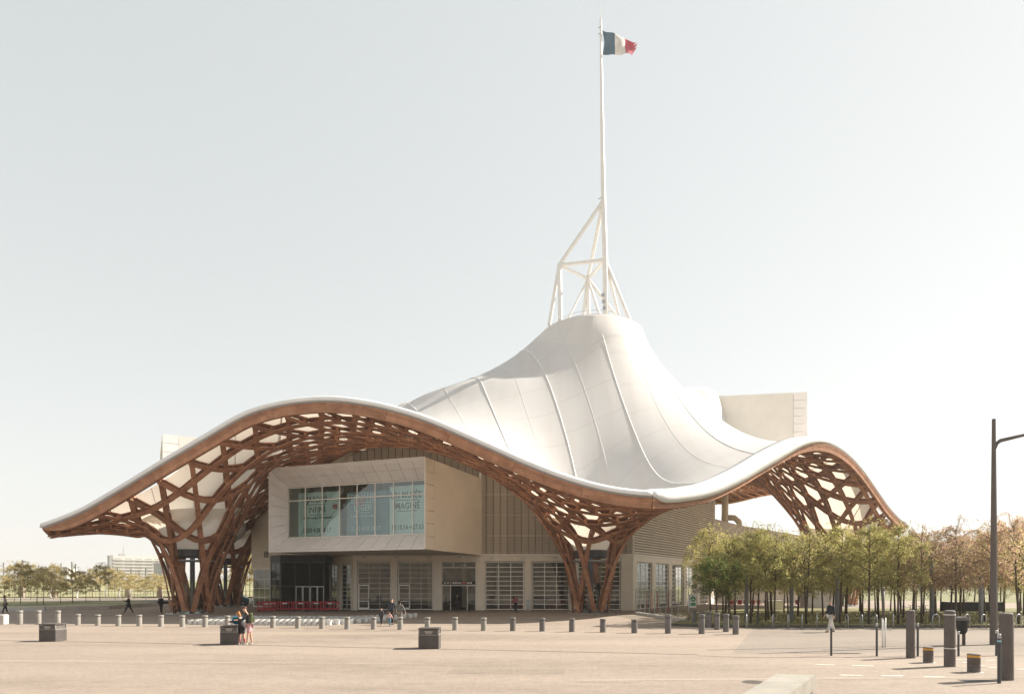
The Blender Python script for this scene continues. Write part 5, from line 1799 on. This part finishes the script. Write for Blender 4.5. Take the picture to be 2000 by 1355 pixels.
# front row first, measured from the photograph
front = [(1388, 46.0, 'yellow0', 1.0, 'yellowish weeping tree at the left end of the grove'), (1400, 43.6, 'deep0', 1.0, 'small deep green tree at the left front of the grove'),
         (1424, 45.0, 'green0', .95, 'green tree just right of the small deep green tree'), (1466, 45.0, 'green1', 1.0, 'green tree behind the leaning bicycle'),
         (1512, 44.2, 'green2', 1.0, 'green grove tree with dark trunk right of the bicycle'), (1574, 44.0, 'yellow1', 1.02, 'yellow-green grove tree before the far timber leg'),
         (1640, 44.6, 'green3', 1.0, 'green grove tree just right of the walking man'), (1697, 43.7, 'green0', 1.02, 'green grove tree left of the signal pole'),
         (1754, 43.6, 'green2', .98, 'green grove tree right of the signal pole'), (1800, 44.4, 'rust0', 1.0, 'reddish grove tree above the farthest tall bollard'),
         (1866, 43.8, 'rust1', 1.05, 'reddish grove tree above the ringed tall bollard'), (1935, 44.5, 'rust2', 1.08, 'reddish grove tree behind the lamp post'),
         (1990, 43.8, 'rust0', 1.1, 'reddish grove tree at the right edge of the photo')]
for px, y, v, s, lab in front:
    plant_tree(v, (px-CX)/F*y, y, s, random.uniform(0, 6), lab, 'front row of the grove', .1)
rows_w = ['second', 'third', 'fourth', 'fifth', 'sixth', 'seventh', 'eighth']
for rI, y0 in enumerate((46.8, 49.6, 52.4, 55.4, 58.6, 62, 66)):
    x = .318*y0 + random.uniform(0, 1.0); n = 0
    while x < .80*y0+1:
        y = y0 + random.uniform(-.6, .6)
        px = CX + x/y*F
        if not (math.hypot(x-42.6, y-85.5) < 6):
            rv = random.random()
            if px > 1760 and rv < .75: v = 'rust%d' % random.randrange(3)
            elif rv < .62: v = 'green%d' % random.randrange(4)
            else: v = 'yellow%d' % random.randrange(2)
            col_ = {'r': 'reddish', 'g': 'green', 'y': 'yellowish'}[v[0]]
            plant_tree(v, x, y, random.uniform(.88, 1.06), random.uniform(0, 6), '%s tree, %s from the left in the %s row of the grove' % (col_, (words_+['last'])[min(n, 28)], rows_w[rI]), '%s row of the grove' % rows_w[rI], .1)
        x += random.uniform(2.3, 3.1); n += 1
M['pole_grey'] = pmat('pole_grey', (0.21, 0.215, 0.235), .6, .08, 1)
# grey light columns in the grove
for k, (px, y, h) in enumerate(((1458, 46.2, 4.2), (1546, 46.4, 4.4), (1635, 46.2, 4.2), (1820, 46.0, 4.6), (1916, 44.8, 2.9), (1242, 0, 0))):
    if not h: continue
    root = thing('light_column', 'grey light column in the grove, %s from the left' % words_[k], 'light column', ((px-CX)/F*y, y, .1), 0, 'light columns in the grove')
    MB().tube([(0, 0, 0), (0, 0, h)], .14, 12).build('column', M['pole_grey'], root, smooth=True)
    smooth_angle(MB().lathe([(.15, h), (.15, h+.2), (.1, h+.26)], (0, 0, 0), 12).build('head', M['bollard'], root), 40)

# ------------------------------------------------------------------ left background
lefts = [(8, 78, .75, 0), (40, 82, .82, 1), (72, 84, .78, 2), (85, 80, .8, 0), (118, 86, .65, 1), (142, 88, .85, 2), (168, 96, .7, 0), (195, 96, 1.0, 1), (225, 104, 1.05, 2), (240, 118, 1.1, 0), (262, 112, 1.0, 1), (285, 108, 1.05, 2), (300, 120, 1.1, 0), (322, 122, 1.05, 1), (28, 96, 1.1, 2), (60, 110, 1.2, 1), (105, 112, 1.1, 0), (150, 118, 1.2, 2), (180, 130, 1.2, 1), (212, 128, 1.2, 0), (466, 118, 1.1, 1), (480, 122, 1.25, 2), (488, 114, 1.1, 0), (444, 124, 1.2, 1)]
for k, (px, y, s, v) in enumerate(lefts):
    x = (px-CX)/F*y
    lab = 'pale spring tree, %s from the left on the lawn side' % (words_+['last'])[min(k, 28)] if px < 400 else 'pale yellow tree seen between timber leg and hall, %s' % ['near leg', 'middle', 'by the wall', 'behind the leg'][k-20]
    if k in (5,): lab = 'darker bare spring tree standing alone on the left lawn'
    plant_tree('pale%d' % v, x, y, s*(1 if k < 7 or px > 400 else .8), random.uniform(0, 6), lab, 'spring trees at the left', .3, 'lawn_tree')
# catenary masts of the railway
M['mast_grey'] = pmat('mast_grey', (0.20, 0.185, 0.175), .7, .1, 1)
cat_px = [(7,1098),(40,1101),(43.5,1093),(83,1105),(119.5,1099),(140.5,1096),(147.5,1100),(175,1111),(195,1108),(202,1104),(230,1106),(256,1110),(272,1112),(285,1108),(306,1116)]
for k, (px, ytop) in enumerate(cat_px):
    y = 330 + (k*37 % 60)
    x = (px-CX)/F*y; zt_ = HCAM + (HY-ytop)/F*y
    root = thing('catenary_mast', 'thin railway catenary mast, %s from the left above the trees' % words_[k], 'mast', (x, y, 4), 0, 'railway masts on the skyline')
    MB().box((0, 0, (zt_-4)/2), (.45, .45, zt_-4)).build('post', M['mast_grey'], root)
    MB().box((1.3 if k % 2 else -1.3, 0, zt_-5.8), (2.6, .14, .14)).build('arm', M['mast_grey'], root)
    MB().tube([(0, 0, zt_-4.6), (2.4 if k % 2 else -2.4, 0, zt_-5.8)], .06, 5).build('stay', M['mast_grey'], root)
# apartment block
M['flat_wall'] = pmat('flat_wall', (0.66, 0.62, 0.57), .8, .06, .1)
M['flat_side'] = pmat('flat_side', (0.36, 0.345, 0.335), .8, .06, .1)
M['flat_glass'] = pmat('flat_glass', (0.40, 0.385, 0.37), .4, .15, .3)
M['brick'] = pmat('brick', (0.30, 0.235, 0.19), .85, .1, .2)
Y0 = 620.0; xl, xr = (221-CX)/F*Y0, (312-CX)/F*Y0; zt_ = HCAM + (HY-1085)/F*Y0
xr = xl + (xr-xl)*1.35
apt = thing('apartment_block', 'long pale nine-storey apartment block far behind the left trees', 'building', (xl, Y0, 0))
MB().box(((xl+xr)/2, Y0+6, zt_/2), (xr-xl, 12, zt_)).build('wall', M['flat_wall'], apt, world=True)
MB().box((xl-1.6, Y0+6, zt_/2+.2), (3.2, 13, zt_+.6)).build('gable_wall', M['flat_side'], apt, world=True)
nst = 9
for f in range(nst):
    z = 2.2 + (zt_-3)*f/nst
    for k in range(7):
        wdt = (xr-xl)/7
        MB().box((xl+wdt*(k+.5), Y0-.12, z+1.45), (wdt*.74, .2, 1.15)).build('window', M['flat_glass'], apt, world=True)
    MB().box(((xl+xr)/2, Y0-.5, z+.35), (xr-xl-.4, 1.0, .75)).build('balcony', M['flat_wall'], apt, world=True)
apt.rotation_euler = (0, 0, R(38))
MB().box((xl+8, Y0+6, zt_+1.2), (5, 4, 2.4)).build('roof_house', M['flat_side'], apt, world=True)
MB().tube([(xl+9, Y0+6, zt_+2), (xl+9, Y0+6, zt_+9)], .2, 5).build('antenna', M['mast_grey'], apt, world=True)
for k, (a, b, yt, Y_, mt, lab) in enumerate(((95, 131, 1108, 430, 'flat_wall', 'white low building on the skyline left of the apartment block'), (70, 95, 1110, 425, 'brick', 'brown brick building left of the white one on the skyline'), (300, 330, 1100, 560, 'flat_side', 'grey building half hidden behind the left timber leg'), (150, 180, 1122, 520, 'brick', 'low brown building on the skyline between the masts'), (489, 494, 1088, 400, 'flat_wall', 'white chimney building glimpsed beside the hall at left'))):
    x0, x1 = (a-CX)/F*Y_, (b-CX)/F*Y_; zt_ = HCAM + (HY-yt)/F*Y_
    root = thing('distant_building', lab, 'building', ((x0+x1)/2, Y_, 0))
    MB().box(((x0+x1)/2, Y_+5, zt_/2), (x1-x0, 10, zt_)).build('wall', M[mt], root, world=True)
    MB().box(((x0+x1)/2, Y_+5, zt_+.2), (x1-x0+.5, 10.5, .4)).build('roof', M['flat_side'], root, world=True)
    nw = max(2, int((x1-x0)/2.4)); nf_ = max(2, int(zt_/3.2))
    for i in range(nw):
        for j in range(nf_):
            MB().box((x0+(x1-x0)*(i+.5)/nw, Y_-.04, 1.8+(zt_-2)*(j+.3)/nf_), ((x1-x0)/nw*.5, .1, 1.3)).build('window', M['flat_glass'], root, world=True)
# slanted white lamps on the lawn edge
for k, (px, yb, yt) in enumerate(((208, 1171, 1133), (152, 1171, 1148), (100, 1171, 1140), (256, 1171, 1126), (234, 1171, 1140))):
    y = 118.0; x = (px-CX)/F*y; h = (yb-yt)/F*y
    root = thing('slanted_lamp', 'white slanted path lamp, %s from the left near the far fence' % ['fourth', 'second', 'first', 'last', 'fifth'][k] if k != 1 else 'white slanted path lamp beside the lone darker tree', 'lamp', (x, y, .2), 0, 'slanted white lamps')
    MB().tube([(0, 0, 0), (-.25, 0, h*.35), (.0, 0, h*.6), (.2, 0, h)], [.14, .12, .09, .06], 7).build('pole', M['white_steel'], root, smooth=True)
    MB().bbox((.2, 0, h+.1), (.45, .3, .25)).build('lamp_head', M['white_steel'], root)
# fence along the railway path
fn = thing('iron_fence', 'long low dark iron fence behind the left lawn', 'fence', (-80, 124, 0))
M['fence'] = pmat('fence', (0.20, 0.16, 0.13), .8, .1, 1)
for z in (.5, 1.5): MB().box((-78, 124, z), (84, .06, .07)).build('rail', M['fence'], fn, world=True)
pick = MB().box((0, 0, .9), (.05, .05, 1.5)).mesh('picket', M['fence'])
for k in range(140):
    o = link('picket', pick, fn); o.location = (-120+k*.6+80, 0, 0)
for k, x in enumerate((-92, -86, -72, -66, -58)):
    MB().box((x, 124.1, 1.3), (.9, .5, 2.4)).build('brick_pillar', M['brick'], fn, world=True)
MB().box((-78, 125, .25), (84, .5, .5)).build('plinth', M['kerb'], fn, world=True)

# ------------------------------------------------------------------ parked teal car behind the second leg
cx0, cy0 = ground_at(460, 1181)
car = thing('parked_car', 'small teal car parked behind the second timber leg', 'car', (cx0, cy0, 0), 0.15)
M['teal'] = pmat('teal', (0.05, 0.17, 0.20), .3, .05, 2, spec=.6)
prof = [(-1.9, .35), (-1.95, .75), (-1.55, .95), (-.95, 1.0), (-.45, 1.42), (.75, 1.45), (1.45, 1.0), (1.9, .9), (1.95, .4)]
n = len(prof); vs = []
for yy, k_ in ((-.82, 1), (-.70, 2), (.70, 2), (.82, 1)):
    for (a, b) in prof: vs.append((a*(1 if k_ == 1 else .985), yy if b < 1.1 else yy*.85, b))
fs = []
for l in range(3):
    for i in range(n):
        j = (i+1) % n; fs.append((l*n+i, l*n+j, (l+1)*n+j, (l+1)*n+i))
fs += [tuple(range(n-1, -1, -1)), tuple(3*n+i for i in range(n))]
MB().add(vs, fs).build('body', M['teal'], car)
M['car_glass'] = pmat('car_glass', (0.35, 0.38, 0.38), .1, .05, 2, spec=.8)
MB().add([(-.8, -.80, 1.02), (.05, -.80, 1.02), (.05, -.73, 1.36), (-.4, -.73, 1.36)], [(0,1,2,3)]).build('side_window', M['car_glass'], car)
MB().add([(.12, -.80, 1.02), (1.15, -.80, 1.02), (.7, -.73, 1.36), (.12, -.73, 1.36)], [(0,1,2,3)]).build('side_window', M['car_glass'], car)
for sx_ in (-1.2, 1.2):
    for sy_ in (-.78, .78):
        mb = MB(); mb.lathe([(.31, -.1), (.31, .1)], (0, 0, 0), 18); mb.v = [(a+sx_, c+sy_, b+.31) for a, b, c in mb.v]; wl = mb.build('wheel', M['dark'], car)
        mb = MB(); mb.lathe([(.18, -.11), (.18, .11)], (0, 0, 0), 12); mb.v = [(a+sx_, c+sy_, b+.31) for a, b, c in mb.v]; mb.build('rim', M['galv'], wl)
for sx_ in (-1.9, 1.9): MB().bbox((sx_, -.6, .72), (.1, .3, .12)).build('headlight' if sx_ > 0 else 'tail_light', M['sign_white'] if sx_ > 0 else M['sign_red'], car)
# ------------------------------------------------------------------ people
M['skin'] = pmat('skin', (0.50, 0.31, 0.22), .55, .06, 6)
def cm(n, c): 
    k = 'cloth_' + n
    if k not in M: M[k] = pmat(k, c, .85, .16, 5, .2, 30)
    return M[k]
def skin_obj(name, verts, edges, radii, mat, parent, sub=1, root=0):
    me = bpy.data.meshes.new(name)
    me.from_pydata([tuple(v) for v in verts], edges, [])
    me.materials.append(mat)
    o = link(name, me, parent)
    md = o.modifiers.new('skin', 'SKIN'); md.use_smooth_shade = True
    sk = me.skin_vertices[0].data
    for i, r in enumerate(radii):
        rr_ = r if isinstance(r, tuple) else (r, r)
        sk[i].radius = rr_
        sk[i].use_root = (i == root)
    sd = o.modifiers.new('smooth', 'SUBSURF'); sd.levels = sub; sd.render_levels = sub
    return o
def person(label, loc, rz, h=1.75, stride=.0, arms=((-.1, .1), (-.1, .1)), splay=.12, top='dark', topc=(.04, .04, .045), legs='dark', legc=(.03, .03, .035),
           shorts=False, hair=(.04, .03, .025), longhair=False, cap=None, shoe=(.03, .03, .03), bend=0.0, sock=None, open_arms=0.0):
    """facing local -Y; stride = leg swing in radians; arms = (shoulder pitch, elbow pitch) for left, right"""
    root = thing('person', label, 'person', loc, rz)
    s = h/1.75
    root.scale = (s, s, s)
    V, E, Rd = [], [], []
    def v(p, r): V.append(Vector(p)); Rd.append(r); return len(V)-1
    by = -math.sin(bend)*.4; bz = (1-math.cos(bend))*.4
    def T(p): 
        # lean the trunk forward about the pelvis
        x, y, z = p; dz = z-.95
        if dz <= 0: return Vector(p)
        return Vector((x, y - math.sin(bend)*dz, .95 + math.cos(bend)*dz))
    pel = v((0, 0, .95), (.155, .11)); wa = v(T((0, 0, 1.10)), (.135, .10)); ch = v(T((0, .01, 1.32)), (.165, .11)); nb = v(T((0, .01, 1.46)), (.085, .065)); nk = v(T((0, 0, 1.52)), .052)
    jaw = v(T((0, -.02, 1.575)), (.062, .072)); hd = v(T((0, -.012, 1.65)), (.076, .092)); cr = v(T((0, -.005, 1.715)), (.058, .07))
    nose = v(T((0, -.115, 1.64)), .013)
    E += [(pel, wa), (wa, ch), (ch, nb), (nb, nk), (nk, jaw), (jaw, hd), (hd, cr), (hd, nose)]
    J = {}
    for sd, (a_sh, a_el) in zip((1, -1), arms):
        shp = T((sd*.185, .01, 1.415))
        out = splay + open_arms
        el = shp + Vector((sd*math.sin(out)*.29, -math.sin(a_sh)*.29, -math.cos(a_sh)*math.cos(out)*.29))
        a2 = a_sh + a_el
        wr = el + Vector((sd*math.sin(out*.8)*.25, -math.sin(a2)*.25, -math.cos(a2)*math.cos(out*.8)*.25))
        fd = (wr-el).normalized()
        pm = wr + fd*.075
        i1 = v(shp, .056); i2 = v(el, .043); i3 = v(wr, .029); i4 = v(pm, (.036, .02))
        E += [(ch, i1), (i1, i2), (i2, i3), (i3, i4)]
        side = Vector((0, 1, 0)) if abs(fd.y) < .8 else Vector((1, 0, 0))
        for f in range(4):
            o_ = side*(-.03+.02*f)
            k1 = v(pm + fd*.035 + o_, .0095); k2 = v(pm + fd*(.075 - abs(f-1.4)*.008) + o_ + Vector((-sd*.012, 0, 0)), .0075)
            E += [(i4, k1), (k1, k2)]
        t1 = v(wr + fd*.045 + side*-.045, .011); t2 = v(wr + fd*.085 + side*-.055, .009)
        E += [(i3, t1), (t1, t2)]
        J[sd] = (shp, el, wr)
    LJ = {}
    for sd in (1, -1):
        a = stride*sd
        hp = Vector((sd*.088, 0, .90)); kn = hp + Vector((sd*.005, -math.sin(a)*.43, -math.cos(a)*.43))
        a2 = a - (.35*abs(stride) if a < 0 else .05*abs(stride))
        an_ = kn + Vector((0, -math.sin(a2)*.41, -math.cos(a2)*.41)); toe = an_ + Vector((0, -.14, -.035))
        i1 = v(hp, .09); i2 = v(kn, .062); i3 = v(an_, .042); i4 = v(toe, (.038, .026))
        E += [(pel, i1), (i1, i2), (i2, i3), (i3, i4)]
        LJ[sd] = (hp, kn, an_, toe)
    skin_obj('body', V, E, Rd, M['skin'], root, 2)
    # upper garment
    V, E, Rd = [], [], []
    a0 = v((0, 0, .90), (.185, .145)); a1 = v(T((0, 0, 1.10)), (.175, .135)); a2 = v(T((0, .01, 1.34)), (.195, .14)); a3 = v(T((0, .01, 1.475)), (.095, .08))
    E += [(a0, a1), (a1, a2), (a2, a3)]
    for sd in (1, -1):
        shp, el, wr = J[sd]
        i1 = v(shp, .078); i2 = v(el, .062); i3 = v(el.lerp(wr, .88), .046)
        E += [(a2, i1), (i1, i2), (i2, i3)]
    skin_obj('jacket', V, E, Rd, cm(top, topc), root, 2)
    V, E, Rd = [], [], []
    a0 = v((0, 0, .96), (.168, .13)); 
    for sd in (1, -1):
        hp, kn, an_, toe = LJ[sd]
        i1 = v(hp, .112); E.append((a0, i1))
        if shorts:
            i2 = v(hp.lerp(kn, .92), .092); E.append((i1, i2))
        else:
            i2 = v(kn, .082); i3 = v(kn.lerp(an_, .95), .062); E += [(i1, i2), (i2, i3)]
    skin_obj('trousers', V, E, Rd, cm(legs, legc), root, 2)
    for sd in (1, -1):
        hp, kn, an_, toe = LJ[sd]
        V, E, Rd = [], [], []
        b0 = v(an_ + Vector((0, .03, -.02)), (.05, .05)); b1 = v(an_ + Vector((0, -.05, -.04)), (.05, .042)); b2 = v(toe + Vector((0, -.035, -.005)), (.046, .032))
        E = [(b0, b1), (b1, b2)]
        skin_obj('shoe', V, E, Rd, cm('shoe%.2f' % shoe[0], shoe), root, 2)
        if sock:
            skin_obj('sock', [kn.lerp(an_, .35), kn.lerp(an_, .98)], [(0, 1)], [.066, .052], cm('sock', sock), root, 1)
    # hair or cap
    V, E, Rd = [], [], []
    hc = (.012 if True else 0)
    c0 = v(T((0, .012, 1.655)), (.092, .098)); c1 = v(T((0, .008, 1.735)), (.072, .084)); E.append((c0, c1))
    if longhair:
        c2 = v(T((0, .075, 1.56)), (.07, .05)); c3 = v(T((0, .09, 1.45)), (.05, .03)); E += [(c0, c2), (c2, c3)]
    hobj = skin_obj('hair' if cap is None else 'cap', [p + Vector((0, .014, .012)) for p in V], E, Rd, cm('hair%.3f%.3f' % (hair if cap is None else cap)[:2], hair if cap is None else cap), root, 2)
    if cap is not None:
        mb = MB(); q = T((0, -.12, 1.69)); mb.bbox(q, (.14, .12, .015), 0, .004); mb.build('brim', cm('hair%.3f%.3f' % cap[:2], cap), root)
    # eyes
    for sd in (1, -1):
        mb = MB(); q = T((sd*.03, -.094, 1.662)); mb.box(q, (.018, .012, .01)); mb.build('eye', M['dark'], root)
    # feet on the ground
    zmin = min(LJ[1][2].z, LJ[-1][2].z)
    root.location.z += -(zmin - .075)*s
    return root
def P(px, py): 
    x, y = ground_at(px, py); return (x, y, 0)
person('woman in grey jacket and dark trousers walking at the far left edge', P(10, 1197.3), 2.4, 1.72, .25, ((.3, .6), (-.2, .2)), top='greyjacket', topc=(.28, .25, .22), longhair=True)
person('person in dark jacket striding left of the first timber leg, hands raised', P(251, 1197), -1.4, 1.72, .42, ((.5, 1.7), (.5, 1.6)))
person('person in black seen from behind, standing beside the first timber leg', P(315, 1197.5), 2.9, 1.72, .1)
bp_, bh_ = P(315, 1197.5), None
person('boy in dark top and pink checked shorts beside the litter box', P(487, 1258), -1.2, 1.72, .12, ((.6, .9), (.5, 1.1)), legs='pinkcheck', legc=(.50, .30, .32), shorts=True, hair=(.30, .13, .06), shoe=(.55, .53, .5), bend=.28)
person('child in dark jacket and red socks leaning over the blue bag', P(472.5, 1257.3), -1.7, 1.5, .12, ((.9, .6), (.8, .7)), shorts=True, hair=(.38, .17, .07), sock=(.42, .10, .09), shoe=(.55, .5, .48), bend=.35, longhair=True)
person('small child in dark clothes at the left of the family group', P(745, 1220), 2.9, 1.15, .15, top='kid', topc=(.06, .06, .075), legs='kidl', legc=(.05, .05, .06), shoe=(.5, .48, .45))
person('man in dark jacket walking away in the family group', P(765.5, 1219), 3.0, 1.78, .12, ((-.2, .3), (.2, .2)), top='navy', topc=(.05, .055, .065), hair=(.10, .08, .065))
person('toddler in pink top and blue trousers between the adults', P(761, 1221.5), 2.8, .92, .15, top='pink', topc=(.62, .38, .35), legs='blue', legc=(.12, .24, .32), open_arms=.5)
person('woman in grey jacket with open arms behind a bollard', P(780.5, 1222), 3.1, 1.66, .1, top='greyjk', topc=(.13, .12, .115), legs='tan', legc=(.22, .19, .16), open_arms=.35, longhair=True, hair=(.03, .025, .02))
person('person in red checked shirt standing before the hall shutters', P(1007, 1196), -.3, 1.70, .08, ((.4, 1.3), (.4, 1.2)), top='plaid', topc=(.22, .06, .075))
person('dark figure standing inside the entrance doorway', (-5.85, 70.4, 0), .4, 1.72, .05)
person('man in cap, dark jacket and white trousers walking past the grove', P(1622.5, 1234), -1.35, 1.86, .30, ((-.15, .25), (.2, .3)), legs='white', legc=(.52, .49, .45), cap=(.17, .16, .15))
def backpack(px, py, h, rz, z, col, label, dy=.2):
    x, y = ground_at(px, py)
    root = thing('backpack', label, 'backpack', (x - math.sin(rz)*dy, y + math.cos(rz)*dy, z), rz)
    MB().bbox((0, 0, .22), (.30, .16, .46), 0, .05).build('bag', cm('bag%.2f' % col[0], col), root)
    MB().bbox((0, .10, .13), (.22, .08, .22), 0, .03).build('front_pocket', cm('bagp%.2f' % col[0], tuple(c*.75 for c in col)), root)
    for s in (-.1, .1): MB().tube([(s, -.08, .42), (s, -.16, .34), (s, -.09, .06)], .018, 6).build('strap', M['dark'], root)
backpack(487, 1258, 1.72, -1.2, 1.0, (.09, .10, .04), 'olive backpack on the boy by the litter box', .07)
backpack(315, 1197.5, 1.72, 2.9, .98, (.03, .035, .04), 'dark backpack on the person by the first timber leg', .2)
# blue bag on the litter box
x, y = ground_at(458, 1258)
bb = thing('blue_bag', 'bright blue bag resting on the middle litter box', 'bag', (x, y+.35, .905))
mb = MB(); mb.lathe([(.12, 0), (.22, .05), (.25, .18), (.22, .3), (.12, .36), (.03, .37)], (0, 0, 0), 16); mb.v = [(a*1.05, b*.7, c) for a, b, c in mb.v]
smooth_angle(mb.build('sack', cm('bluebag', (.02, .17, .28)), bb), 60)
MB().tube([(-.12, 0, .34), (-.08, 0, .46), (.08, 0, .46), (.12, 0, .34)], .014, 6).build('handle', cm('bluebag', (.02, .17, .28)), bb)

# ------------------------------------------------------------------ spring haze
hz = MB().box((0, 1000, 38.5), (4300, 2700, 79)).build('haze', None)
tag(hz, kind='stuff')
hm = bpy.data.materials.new('haze')
hm.use_nodes = True
hm.node_tree.nodes.clear()
ho = hm.node_tree.nodes.new('ShaderNodeOutputMaterial')
hv_ = hm.node_tree.nodes.new('ShaderNodeVolumePrincipled')
hv_.inputs['Color'].default_value = (0.93, 0.92, 0.90, 1)
hv_.inputs['Density'].default_value = 0.0003
hv_.inputs['Anisotropy'].default_value = 0.25
hm.node_tree.links.new(hv_.outputs[0], ho.inputs['Volume'])
hz.data.materials.append(hm)
scene.cycles.volume_bounces = 0
scene.cycles.volume_max_steps = 64
